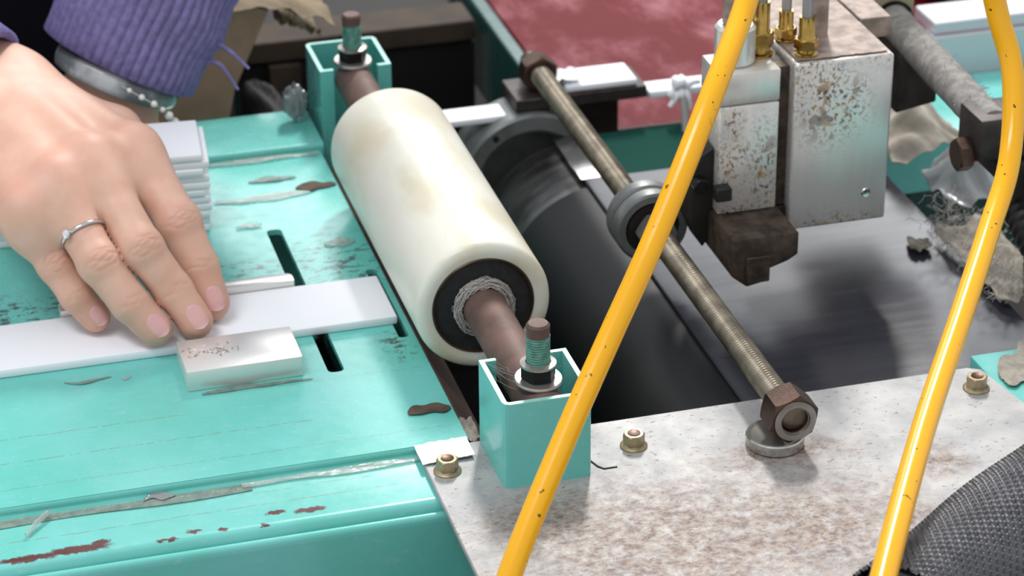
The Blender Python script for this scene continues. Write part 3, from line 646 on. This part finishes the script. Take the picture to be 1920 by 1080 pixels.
# ---------------------------------------------------------------- red feed table behind
rt = root('red_table', (400, 600, -800), 'red laminate feed table with dark green steel frame', 'table')
obj('table_top', box(215, 640, 313, 1150, -52, -40, 1, 1), ['red_laminate'], rt)
obj('front_edge', box(213, 642, 310.4, 312.9, -54, -39.6, .6, 1), 'red_edge', rt)
obj('side_frame', box(205, 214.5, 312, 1150, -100, -40.5, 1, 1), 'teal_dark', rt)
obj('front_apron', box(215, 640, 313, 320, -160, -54), 'teal_dark', rt)
for lx, ly in ((212, 330), (630, 330), (212, 1130), (630, 1130)): obj('leg', box(lx-10, lx+10, ly-10, ly+10, -800, -102), 'teal_dark', rt)
obj('green_pipe', cyl((380, 640, -22), (520, 430, -22), 18, 28, 1), 'teal_dark', label='dark green round pipe lying across the red table', cat='pipe')
# bar that carries the far end of the rod
sp = root('support_bar', (200, 292, -6), 'black steel support bar beneath the far rod nut', 'bar')
obj('bar_body', box(160, 238, 268, 300, -1, 6.2, .6, 1), 'dark_iron', sp)
obj('bar_foot', box(188, 230, 296, 312, -70, -1.2, .6, 1), 'dark_iron', sp)
obj('foam_offcut', box(190, 233, 270, 296, 6.3, 10.5, 1.4, 2), 'foam', label='white foam offcut on the black bar beside the far rod nut', cat='foam strip')
vv, ff = crumple(183, 200, 272, 288, 10.5, 5, 16, 16, 52); obj('tissue_wad', (vv, ff), 'foam', smooth=80, label='small white tissue wad on the foam offcut', cat='tissue')
obj('foam_strip', box(96, 188, 272, 290, -7.5, -3.5, 1, 2), 'foam', label='narrow white strip running from the roller to the black bar', cat='foam strip')
obj('foam_strip', box(240, 330, 270, 286, -3.6, 1, 1, 2), 'foam', label='narrow white strip between black bar and glue head', cat='foam strip')
parts = []
for i in range(7):
    c0 = np.array([258, 267, 3.5])+rgd.uniform(-1, 1, 3)*[6, 3, 4]; rr_ = rgd.uniform(2.6, 4.2)
    vv, ff = lathe([(max(.02, math.sin(a)), -math.cos(a)) for a in np.linspace(0, math.pi, 10)], (0, 0, 0), (0, 0, 1), 14)
    parts.append((vv*rr_*(1+.18*np.sin(vv[:, :1]*6+i))+c0, ff))
for e_ in ((250, 262, -6), (262, 263, -9), (269, 266, 6)):
    parts.append(tube(spline([(258, 266, 3), (np.array(e_)+[258, 266, 3])/2+[1, -1, 2], e_], 6), np.linspace(2.6, 1.6, 13), 8))
obj('cloth_knot', join(*parts), 'foam', label='white cloth tie knotted on the strip beside the glue head', cat='tie', smooth=80)
obj('grey_cable', tube(spline([(258, 262, -2), (256, 250, -20), (250, 236, -38), (244, 222, -58), (240, 215, -80)], 8), 2.2, 12), 'grey_cable', label='thin grey cable hanging from the white knot', cat='cable')

# ---------------------------------------------------------------- cardboard and timber behind the bench
cbx = root('cardboard_box', (-20, 360, -800), 'open brown cardboard box with torn flaps behind the purple sleeve', 'box')
obj('front_panel', prism([(-78, -800), (-6, -800), (-2, -60), (12, 0), (34, 46), (20, 52), (-78, 60)], 345, 349, axes='xzy'), 'cardboard', cbx)
obj('side_panel', prism([(349, -800), (760, -800), (760, 10), (349, 46)], 12, 16, axes='yzx'), 'dark_machine', cbx)  # cardboard side with its shade put into a near-black colour
fv, ff = crumple(0, 70, 330, 380, 48, 10, 20, 14, 61, lambda X, Y: -0.35*np.clip(X-30, 0, 99)); obj('torn_flap', (fv, ff), 'cardboard_torn', cbx, 60)
fv, ff = crumple(40, 66, 352, 392, 30, 12, 14, 14, 62, lambda X, Y: -0.5*np.clip(X-40, 0, 99)); obj('torn_flap', (fv, ff), 'cardboard_torn', cbx, 60)
tm = root('timber_shelf', (150, 560, -120), 'timber shelf in shade-darkened colour behind the far bracket', 'shelf')
for i, (a, b_, z, mt) in enumerate(((505, 540, -40, 'old_wood'), (542, 640, -52, 'dark_machine'))): obj('plank', box(40, 198, a, b_, z-14, z, 1, 1), mt, tm)
obj('shade_board', box(40, 198, 508, 520, -300, -56), 'dark_machine', tm)  # near-black board filling what is only shaded space below the shelf
obj('upright', box(60, 80, 500, 507, -800, -56), 'old_wood', tm)
obj('dark_sack', rotz(crumple(30, 78, 330, 480, -130, 26, 24, 24, 63, lambda X, Y: 60*np.exp(-((X-54)/22)**2)), (54, 400), 6), 'dark_machine', smooth=80, label='dark cloth bundle between the cardboard box and the far bracket', cat='bundle')

# ---------------------------------------------------------------- yellow air hoses
h1 = spline([(262, 60, 420), (216, -10, 320), (190, -46, 258), (176, -66, 225), (165.1, -80, 198.), (135.1, -120, 171.9), (102.9, -150, 129.6), (76.5, -170, 94.9), (52.7, -190, 65.4), (20.8, -220, 24.3), (4, -240, -8), (-6, -256, -60)], 12)
obj('air_hose', tube(h1, 5.0, 24), 'hose_yellow', label='yellow air hose crossing the near bracket diagonally', cat='hose', group='yellow air hoses', smooth=180)
h2 = spline([(330, 70, 430), (290, -10, 335), (274, -54, 250), (281, -62, 205), (289.9, -63, 172.), (295.6, -72, 144.6), (285.9, -95, 114.3), (263.8, -125, 97.5), (228.7, -175, 84.), (184.5, -240, 74.3), (135.1, -320, 67.2), (100, -380, 60)], 12)
obj('air_hose', tube(h2, 5.0, 24), 'hose_yellow', label='yellow air hose curving down the right side past the dark net sleeve', cat='hose', group='yellow air hoses', smooth=180)
# woven net sleeve in the corner
ns = root('net_sleeve', (201, -273, -1), 'black woven net sleeve lying on the steel plate in the near right corner', 'sleeve')
na = np.array([135.1, -293.2, 0.]); nb = np.array([238.6, -222.2, 0.]); nd = (nb-na)/np.linalg.norm(nb-na); nc = np.array([201.5, -273.3, 29.4]); RN = 30.0
A_, B_, D_ = frame(nd)
Ls, nl, nt = 190., 420, 574
Lg = np.linspace(-62, 76, nl); Tg = np.linspace(0, 2*math.pi, nt, endpoint=False)
LL, TT = np.meshgrid(Lg, Tg, indexing='ij')
cw = 2.3; nth = 2*round(math.pi*RN/cw/2)*1.0
pu = LL/cw*math.pi; pv = TT*46
ca, cb_ = LL/cw, TT*82/(2*math.pi)
fa_, fb_ = np.floor(ca), np.floor(cb_)
s1 = np.sqrt(np.maximum(0, 1-((ca-fa_-.5)/.38)**2)); s2 = np.sqrt(np.maximum(0, 1-((cb_-fb_-.5)/.38)**2))
hgt = np.maximum(s1*(.62+.38*np.cos(math.pi*(cb_+fa_))), s2*(.62-.38*np.cos(math.pi*(ca+fb_))))
sag = 1+0.03*np.sin(LL*.06)+.02*np.sin(TT*3+LL*.05)
RRr = (RN-1.5)*sag+hgt*1.6
NV = nc+LL[..., None]*nd+(RRr*np.cos(TT))[..., None]*A_+(RRr*np.sin(TT))[..., None]*B_
NV[..., 2] = np.maximum(NV[..., 2], -0.9)
idx = np.arange(nl*nt).reshape(nl, nt); q1 = idx[:-1]; q2 = idx[1:]
NF = np.stack([q1, np.roll(q1, -1, 1), np.roll(q2, -1, 1), q2], -1).reshape(-1, 4)
obj('woven_net', (NV.reshape(-1, 3), NF.tolist()), 'net_black', ns, 180, kind='stuff')
obj('inner_core', cyl(nc-61*nd+np.array([0, 0, 2]), nc+75*nd+np.array([0, 0, 2]), 25, 40), 'net_core', ns)
# ---------------------------------------------------------------- hands, grown from a distance field
def seg_d(P, a, b, ra, rb, flat=None):
    a = np.asarray(a, np.float32); b = np.asarray(b, np.float32); ab = b-a; t = np.clip(((P-a)@ab)/(ab@ab), 0, 1)
    D = P-a-t[..., None]*ab
    if flat is not None:
        n_, s_ = flat; n_ = np.asarray(n_, np.float32); D = D+((D@n_)*(s_-1))[..., None]*n_
    return np.sqrt((D*D).sum(-1))-(ra+(rb-ra)*t)
def smin(a, b, k):
    h = np.clip(0.5+0.5*(b-a)/k, 0, 1); return b*(1-h)+a*h-k*h*(1-h)
def surface_nets(f, lo, h):
    s = f < 0; nx, ny, nz = f.shape
    c = np.zeros((nx-1, ny-1, nz-1), np.int8)
    for i in (0, 1):
        for j in (0, 1):
            for k_ in (0, 1): c += s[i:nx-1+i, j:ny-1+j, k_:nz-1+k_]
    cell = (c > 0) & (c < 8); ids = np.full(cell.shape, -1, np.int64); I = np.argwhere(cell); ids[cell] = np.arange(len(I))
    acc = np.zeros((len(I), 3)); cnt = np.zeros(len(I)); cr = [(i, j, k_) for i in (0, 1) for j in (0, 1) for k_ in (0, 1)]
    for a in cr:
        for ax_ in range(3):
            if a[ax_]: continue
            b = list(a); b[ax_] = 1; fa = f[I[:, 0]+a[0], I[:, 1]+a[1], I[:, 2]+a[2]]; fb = f[I[:, 0]+b[0], I[:, 1]+b[1], I[:, 2]+b[2]]
            x = (fa < 0) != (fb < 0); t = np.where(x, fa/np.where(fa == fb, 1, fa-fb), 0)
            p = np.array(a, float)+np.zeros((len(I), 3)); p[:, ax_] = t; acc[x] += p[x]; cnt[x] += 1
    V = lo+h*(I+acc/cnt[:, None]); F = []
    for ax_ in range(3):
        o1, o2 = [(1, 2), (2, 0), (0, 1)][ax_]
        sl = [slice(None)]*3; sl[ax_] = slice(0, -1); s0 = s[tuple(sl)]; sl[ax_] = slice(1, None); s1 = s[tuple(sl)]
        E_ = np.argwhere(s0 != s1); ok = (E_[:, o1] > 0) & (E_[:, o2] > 0) & (E_[:, o1] < f.shape[o1]-1) & (E_[:, o2] < f.shape[o2]-1); E_ = E_[ok]
        q = []
        for d1, d2 in ((-1, -1), (0, -1), (0, 0), (-1, 0)):
            e = E_.copy(); e[:, o1] += d1; e[:, o2] += d2; q.append(ids[e[:, 0], e[:, 1], e[:, 2]])
        q = np.stack(q, 1); fl = ~s[E_[:, 0], E_[:, 1], E_[:, 2]]; q[fl] = q[fl][:, ::-1]; F.append(q)
    return V, np.concatenate(F)
def grow(core, fingers, lo, hi, h, kc, kf):
    lo = np.array(lo, float); n = np.ceil((np.array(hi)-lo)/h).astype(int)+1
    G = np.stack(np.meshgrid(*[lo[i]+h*np.arange(n[i]) for i in range(3)], indexing='ij'), -1).astype(np.float32)
    def ev(prims, k_, pad=26):
        pts = np.array([q for p in prims for q in (p[0], p[1])]); a = np.maximum(0, ((pts.min(0)-pad-lo)/h).astype(int)); b = np.minimum(n, ((pts.max(0)+pad-lo)/h).astype(int)+2)
        out = np.full(n, 60, np.float32); sub = G[a[0]:b[0], a[1]:b[1], a[2]:b[2]]; d = None
        for p in prims:
            e = seg_d(sub, p[0], p[1], p[2], p[3], p[4] if len(p) > 4 else None); d = e if d is None else smin(d, e, k_)
        out[a[0]:b[0], a[1]:b[1], a[2]:b[2]] = d; return out
    fc = ev(core, kc, 40); tot = fc
    f1 = np.full(n, 60, np.float32); f2 = f1.copy()
    for fg, kk in fingers:
        e = ev(fg, 2.5); tot = np.minimum(tot, smin(fc, e, kk)); f2 = np.minimum(f2, np.maximum(f1, e)); f1 = np.minimum(f1, e)
    tot = tot+1.1*np.exp(-((f1-f2)/1.5)**2)*np.clip((fc-f1-.5)/3, 0, 1)                 # the crease where two fingers lie side by side
    return surface_nets(tot, lo, h)
def relax(V, F, n):
    for _ in range(n):
        A_ = np.zeros_like(V); C_ = np.zeros(len(V))
        for i in range(4):
            for p_, q_ in ((F[:, i], F[:, (i+1) % 4]), (F[:, (i+1) % 4], F[:, i])):
                C_ += np.bincount(p_, minlength=len(V))
                for c_ in range(3): A_[:, c_] += np.bincount(p_, V[q_, c_], len(V))
        V = V*.45+.55*A_/np.maximum(1, C_)[:, None]
    return V
def nrm(a): a = np.asarray(a, float); return a/np.linalg.norm(a)
def finger_prims(J, R_, dors):
    J = [np.array(j, float) for j in J]; out = []
    for i in range(len(J)-1): out.append((J[i], J[i+1], R_[i], R_[i+1], (nrm(dors), 1.06)))
    # joint bulge on the back of the middle knuckle, soft pad under the tip
    out.append((J[1]+nrm(dors)*0.8, J[1]+nrm(dors)*0.9+nrm(J[2]-J[1])*1.0, R_[1]*1.0, R_[1]*1.0))
    t = nrm(J[3]-J[2]); out.append((J[3]-t*5-nrm(dors)*1.2, J[3]-nrm(dors)*1.0, R_[3]*0.93, R_[3]*0.9))
    return out
person = root('person', (-120, 180, 4), 'person in purple knitwear pressing a white strip, other hand holding the stack', 'person')
# joints: knuckle, middle joint, end joint, tip (right hand, back of the hand to the viewer)
FJ = {'index': [(-74.3, 123.4, 70.), (-60.1, 84., 48.), (-53.4, 70.8, 29.), (-49.6, 60.6, 14.)],
      'middle': [(-97.3, 108.7, 73.), (-81.4, 62.6, 47.), (-68.9, 53.4, 27.), (-60.6, 44.4, 14.)],
      'ring': [(-115.6, 98., 69.), (-101.6, 61.2, 43.), (-90.0, 48.7, 26.), (-79.8, 42.4, 14.)],
      'pinky': [(-131.5, 88., 61.), (-120.9, 77.4, 37.), (-113.2, 66.8, 24.), (-105.4, 63.4, 13.2)]}
FR = {'index': [12.2, 10.6, 9.6, 8.4], 'middle': [11.8, 10.4, 9.5, 8.4], 'ring': [11.6, 10.2, 9.3, 8.2], 'pinky': [11.0, 8.6, 7.9, 7.0]}
wr = np.array([-134., 183., 80.]); el = np.array([-186., 232., 108.])
def dorsal(J):
    J = [np.array(j, float) for j in J]; t = nrm(J[3]-J[1]); side = nrm(np.cross(t, nrm(J[0]-J[1])+np.array([0, 0, .4]))); d = np.cross(side, t)
    view = nrm(nrm(CAM-J[2])+.28*right+np.array([0, 0, .15])); return nrm(view-t*view.dot(t))
DOR = {k_: dorsal(v) for k_, v in FJ.items()}
core = []
wpts = {'index': wr+np.array([12, 14, 0]), 'middle': wr+np.array([4, 4, 2]), 'ring': wr+np.array([-5, -6, 1]), 'pinky': wr+np.array([-12, -14, -3])}
for f_ in FJ: core.append((wpts[f_], np.array(FJ[f_][0])-np.array([0, 0, 1.5]), 16.5, 12.2))
core += [(wpts['index'], el+np.array([9, 9, 0]), 17.5, 19), (wpts['pinky'], el+np.array([-9, -9, 0]), 17.5, 19)]
core += [(wr+np.array([14, 18, -8]), (-78, 168, 60), 15, 13.5)]                          # ball of the thumb
fo = list(FJ)
for a_, b_ in zip(fo, fo[1:]):                                                           # webs between the fingers and flesh between the knuckles
    for fr_, r_, dz in ((.0, 11.0, -1), (.22, 9.6, -2), (.34, 7.4, -4.0)):
        pa, pb_ = [np.array(FJ[q][0])*(1-fr_)+np.array(FJ[q][1])*fr_+np.array([0, 0, dz]) for q in (a_, b_)]
        core.append((pa, pb_, r_, r_))
core += [((-84, 128, 58), (-120, 104, 52), 9, 9)]                                        # palm pad
thumb = [((-78, 168, 60), (-73, 146, 48), 12.5, 10.5), ((-73, 146, 48), (-80, 120, 36), 10.5, 9.0), ((-80, 120, 36), (-84, 104, 26), 9.0, 7.2)]
fl = [(finger_prims(FJ[k_], FR[k_], DOR[k_]), 6.0) for k_ in FJ]+[(thumb, 7.0)]
HV, HF = grow(core, fl, (-214, 24, 2), (-26, 262, 132), 0.9, 10.0, 6.0)
HV = relax(HV, HF, 2)
fd = np.sort(np.stack([np.minimum.reduce([seg_d(HV.astype(np.float32), p[0], p[1], p[2], p[3]) for p in fg[:3]]) for fg, _ in fl[:4]]), axis=0)
wc = np.exp(-((fd[0]-fd[1])/3.0)**2)*np.clip((6-fd[1])/3, 0, 1)                         # even out the crease lines between the fingers
for _ in range(10): HV = HV+(relax(HV, HF, 1)-HV)*wc[:, None]
def vnormals(V, F):
    n_ = np.cross(V[F[:, 2]]-V[F[:, 0]], V[F[:, 3]]-V[F[:, 1]]); N_ = np.zeros_like(V)
    for i in range(4):
        for c_ in range(3): N_[:, c_] += np.bincount(F[:, i], n_[:, c_], len(V))
    return N_/np.maximum(1e-9, np.linalg.norm(N_, axis=1))[:, None]
VN = vnormals(HV, HF); flush = np.zeros(len(HV)); disp = np.zeros(len(HV)); rgw = np.random.RandomState(2)
for k_, J in FJ.items():
    J = [np.array(j) for j in J]
    for ji, amp, sp, n_l in ((1, .55, 2.3, 5), (2, .32, 1.7, 3)):
        t = nrm(J[ji+1]-J[ji-1]); side = nrm(np.cross(t, DOR[k_])); rel = HV-(J[ji]+DOR[k_]*FR[k_][ji]); near = np.exp(-(np.linalg.norm(rel, axis=1)/9.5)**4)
        u_ = rel@t; v_ = rel@side; dm = np.clip(VN@DOR[k_], 0, 1)
        for q in range(n_l):
            s0 = (q-(n_l-1)/2)*sp+rgw.uniform(-.4, .4); bow = (0.035*(1 if s0 > 0 else -1))*v_**2*(0.4+abs(s0)/5)
            wob = .5*np.sin(v_*.7+q*2.1); disp -= amp*rgw.uniform(.6, 1)*np.exp(-((u_-s0+bow+wob)/.62)**2)*near*dm
        flush += (.55 if ji == 1 else .35)*near*dm
    flush += .75*np.exp(-(np.linalg.norm(HV-J[3], axis=1)/12)**4)
    flush += .5*np.exp(-(np.linalg.norm(HV-(J[0]+[0, 0, 12]), axis=1)/12)**2)
    # soft tendon ridge on the back of the hand
    w0 = wpts[k_]; ab = J[0]-w0; tt = np.clip(((HV-w0)@ab)/(ab@ab), 0, 1); dd = np.linalg.norm(HV-w0-tt[:, None]*ab-np.array([0, 0, 13.]), axis=1)
    disp += .2*np.exp(-(dd/5)**2)*np.clip(VN[:, 2], 0, 1)*(tt > .3)
    disp += .1*np.exp(-(np.linalg.norm(HV-(J[0]+[0, -2, 12.]), axis=1)/7)**2)
HV = HV+VN*disp[:, None]
hand = obj('right_hand', (HV, HF.tolist()), 'skin', person, 180, attr={'flush': np.clip(flush, 0, 1)})
# finger nails: curved plates lying on the ends of the fingers
from mathutils.bvhtree import BVHTree
bvh = BVHTree.FromPolygons([tuple(v) for v in HV], HF.tolist())
def nail(k_):
    J = [np.array(j) for j in FJ[k_]]; t = nrm(J[3]-J[2]); d = DOR[k_]; d = nrm(d-t*d.dot(t)); s_ = np.cross(t, d); r = FR[k_][3]
    nu, nv = 17, 13; L_ = r*1.55; Wd = r*1.34; P = []; Q = []
    for i in range(nu):
        u_ = i/(nu-1)
        for j in range(nv):
            v_ = j/(nv-1)*2-1
            # rounded cuticle end, gently rounded free edge
            cut = (0.34*v_*v_)*L_; fre = (1-0.26*v_*v_)*L_; along = cut+(fre-cut)*u_; w_ = Wd/2*v_*(0.93+.07*math.sin(u_*3.14))
            c = J[3]+t*(along-L_*.58)+s_*w_
            o_ = c+d*(r*1.3); hit = bvh.ray_cast(Vector(o_), Vector(-d), 60)
            base = np.array(hit[0]) if hit[0] is not None else c+d*r*.6
            tgt = J[3]+t*(along-L_*.58)+s_*w_+d*(r*(0.93)-0.33*r*v_*v_ - .12*r*max(0, u_-.6))
            hb = (base-c).dot(d); ht = (tgt-c).dot(d); hh = max(hb, min(ht, hb+1.5))+.12-.55*abs(v_)**6-(.35 if i == 0 else 0)
            if i >= nu-3: hh = max(hh, ht*.97)
            P.append(c+d*hh); Q.append(c+d*(hh-.8))
    n = nu*nv; V = np.array(P+Q); F = []
    for i in range(nu-1):
        for j in range(nv-1):
            a = i*nv+j; F.append((a, a+nv, a+nv+1, a+1)); F.append((n+a, n+a+1, n+a+nv+1, n+a+nv))
    bd = [(i*nv, (i+1)*nv) for i in range(nu-1)]+[((i+1)*nv+nv-1, i*nv+nv-1) for i in range(nu-1)]+[(j+1, j) for j in range(nv-1)]+[((nu-1)*nv+j, (nu-1)*nv+j+1) for j in range(nv-1)]
    F += [(b_, a, n+a, n+b_) for a, b_ in bd]
    o = obj('fingernail', (V, F), ['nail', 'nail_tip'], hand, 180)
    for i, p in enumerate(o.data.polygons):
        if all((vi % n)//nv >= nu-2 for vi in p.vertices): p.material_index = 1
for k_ in FJ: nail(k_)
# right cuff at the edge of the picture
def knit_sleeve(name, c, d, ra, rb, L_, grow_, nrib, side, flare=0.0, seed=1, wr_=0.0):
    rs = np.random.RandomState(seed); d = nrm(d); a = nrm(np.asarray(side, float)-d*np.dot(side, d)); b_ = np.cross(d, a); nt = nrib*8; nl = 46; V = []; t = np.arange(nt)*2*math.pi/nt
    hs = list(np.linspace(0, L_, nl))
    rows = [(h, 1.0) for h in hs]; rows = [(L_*.25, .86), (3, .86), (0, .88), (-1.2, .94)]+rows
    for h, sc_ in rows:
        rib = (np.abs(np.cos(t*nrib/2))**.7-.5)*1.7*(1 if sc_ == 1.0 else .2)
        fold = wr_*np.sin(h*.16+1.2*np.cos(t)*2)*np.clip(h/30, 0, 1)
        R1 = ra*sc_+grow_*h+fold; R2 = rb*sc_+grow_*h+fold
        V.append(np.asarray(c)+d*h+np.outer(np.cos(t)*(R1+rib), a)+np.outer(np.sin(t)*(R2+rib), b_))
    n = len(rows); F = []
    for j in range(n-1):
        for i in range(nt): F.append((j*nt+i, j*nt+(i+1) % nt, (j+1)*nt+(i+1) % nt, (j+1)*nt+i))
    return obj(name, (np.concatenate(V), F), 'knit_purple', person, 180)
ud = nrm(el-wr)
knit_sleeve('sleeve', wr+ud*13, ud, 34, 31, 340, .06, 60, (1, 1, 0), seed=2)
# left forearm, hand behind the stack
ad = nrm(.39*right+.92*(-down)-.2*fwd); sd = nrm(right-ad*right.dot(ad)); od = np.cross(ad, sd)          # od faces away from the viewer or towards it
lw = np.array([-66., 262., 45.])
def lp(u_, v_, w_): return lw+sd*u_+ad*v_+od*w_
if od.dot(CAM-lw) > 0: od = -od
core = [(lp(-9, 0, 0), lp(-13, 95, 0), 16, 23), (lp(9, 0, 0), lp(13, 95, 0), 16, 23)]
kn = [lp(-27, -42, 8), lp(-10, -48, 6), lp(7, -47, 6), lp(22, -42, 8)]
for i, q in enumerate(kn): core.append((lp(-9+6*i, 0, 0), q, 15, 10.5))
def clampz(p): p = np.array(p); p[2] = max(p[2], 14.5); p[1] = max(p[1], 232); return p
lf = []
for i, q in enumerate(kn):
    q = clampz(q); a1 = clampz(q+np.array([-26., 8, -10])); a2 = clampz(a1+np.array([-20., 0, -8])); a3 = clampz(a2+np.array([-14., -2, -3]))
    lf.append(([(q, a1, 10, 9), (a1, a2, 9, 8), (a2, a3, 8, 7)], 6.0))
q = lp(16, -14, -4); t1 = clampz(q+np.array([10, -4, -14])); lf.append(([(q, t1, 12, 10), (t1, clampz(t1+np.array([0., -6, -12])), 10, 8)], 6.0))
core = [(clampz(a_), clampz(b_), c_, d_) for a_, b_, c_, d_ in core]
LV, LF = grow(core, lf, (-190, 214, 4.8), (32, 320, 165), 1.5, 8.0, 6.0)
obj('left_hand', (LV, LF.tolist()), 'skin', person, 180, attr={'flush': np.full(len(LV), .25)})
knit_sleeve('sleeve', lp(-3, 14.5, 0), nrm(ad+.06*sd), 43, 36, 340, .03, 50, sd, seed=3, wr_=1.6)
rgt = np.random.RandomState(9); th_ = []
for i in range(2):
    p = lp(42+i, 34+i*11, -10); th_.append(tube(spline([p, p+sd*(7+i)+np.array([0, -3, 2-3*i]), p+sd*(16+i)+np.array([0, -4, -8+2*i])], 8), np.linspace(1.5, .8, 17), 6))
obj('frayed_thread', join(*th_), 'knit_purple', person)
obj('dark_garment', box(-420, -82, 322, 420, -100, 330, 16, 3), 'dark_cloth', person, 60)
# bangle and pearls on the left wrist
bc = lp(-1, 7, 0); A2, B2 = sd, od; nt = 96; V = []; F = []
prof = [(0, -5.6), (2.2, -4.6), (3.0, -2.2), (3.2, 0), (3.0, 2.2), (2.2, 4.6), (0, 5.6), (-1.0, 3.6), (-1.2, 0), (-1.0, -3.6)]
bd_ = nrm(ad-.06*sd)
for i in range(nt):
    t = 2*math.pi*i/nt; e = math.cos(t)*A2*1.04+math.sin(t)*B2*.98
    for r_, h_ in prof: V.append(bc+e*(30.4+r_)+bd_*h_*1.1)
np_ = len(prof)
for i in range(nt):
    for j in range(np_): F.append((i*np_+j, i*np_+(j+1) % np_, ((i+1) % nt)*np_+(j+1) % np_, ((i+1) % nt)*np_+j))
obj('jade_bangle', (np.array(V), F), 'jade', smooth=180, label='translucent grey jade bangle on the wrist under the purple sleeve', cat='bangle')
pb = root('pearl_bracelet', tuple(lp(26, -14, 0)), 'pearl bracelet hanging beside the jade bangle at the sleeve hem', 'bracelet')
pth = spline([lp(6, 9, -37), lp(18, 7, -34), lp(29, 4, -27), lp(36.5, -1, -20), lp(40, -8, -15), lp(40, -16, -10)], 10)
obj('chain', tube(pth, .55, 6), 'chrome', pb)
def ball(c, r, seg=20):
    return lathe([(max(.02, r*math.sin(a)), -r*math.cos(a)) for a in np.linspace(0, math.pi, 12)], c, (0, 0, 1), seg)
for i, (fi, r_) in enumerate(((4, 1.4), (10, 1.7), (16, 1.9), (21, 1.6), (26, 2.4), (32, 3.2), (40, 3.9), (47, 1.8))): obj('pearl', ball(pth[fi], r_), 'pearl', pb, 180)
# ring on the ring finger
J = [np.array(j) for j in FJ['ring']]; t = nrm(J[1]-J[0]); rc_ = J[0]+(J[1]-J[0])*.66; d = nrm(DOR['ring']*.2+np.array([0, -.3, 1.])); d = nrm(d-t*d.dot(t)); s_ = np.cross(t, d)
fr = FR['ring'][0]+(FR['ring'][1]-FR['ring'][0])*.66+.1
rgo = root('finger_ring', tuple(rc_), 'slim silver ring with a small stone on the ring finger', 'ring')
V = []; F = []; prof = [(0, -1.1), (.8, -.8), (1.0, 0), (.8, .8), (0, 1.1), (-.5, 0)]; nt = 72
for i in range(nt):
    a_ = 2*math.pi*i/nt; e = math.cos(a_)*s_+math.sin(a_)*d*.97; tw = .9*math.exp(-((a_-math.pi*.2 if s_.dot(right) < 0 else a_-math.pi*.8)/.25)**2)
    for r_, h_ in prof: V.append(rc_+e*(fr+.25+r_)+t*(h_))
for i in range(nt):
    for j in range(6): F.append((i*6+j, i*6+(j+1) % 6, ((i+1) % nt)*6+(j+1) % 6, ((i+1) % nt)*6+j))
obj('band', (np.array(V), F), 'chrome', rgo, 180)
sl_ = -s_ if s_.dot(right) > 0 else s_
gp = rc_+nrm(sl_*.80+d*.62)*(fr+1.6)
obj('stone', lathe([(.1, -1.2), (2.1, .4), (1.9, 1.1), (1.1, 1.6)], gp, nrm(sl_*.80+d*.62), 8), 'gem', rgo, 0)
obj('prong', lathe([(1.0, -2.0), (2.3, -.2), (2.4, .5), (2.0, .5)], gp, nrm(sl_*.80+d*.62), 16), 'chrome', rgo)
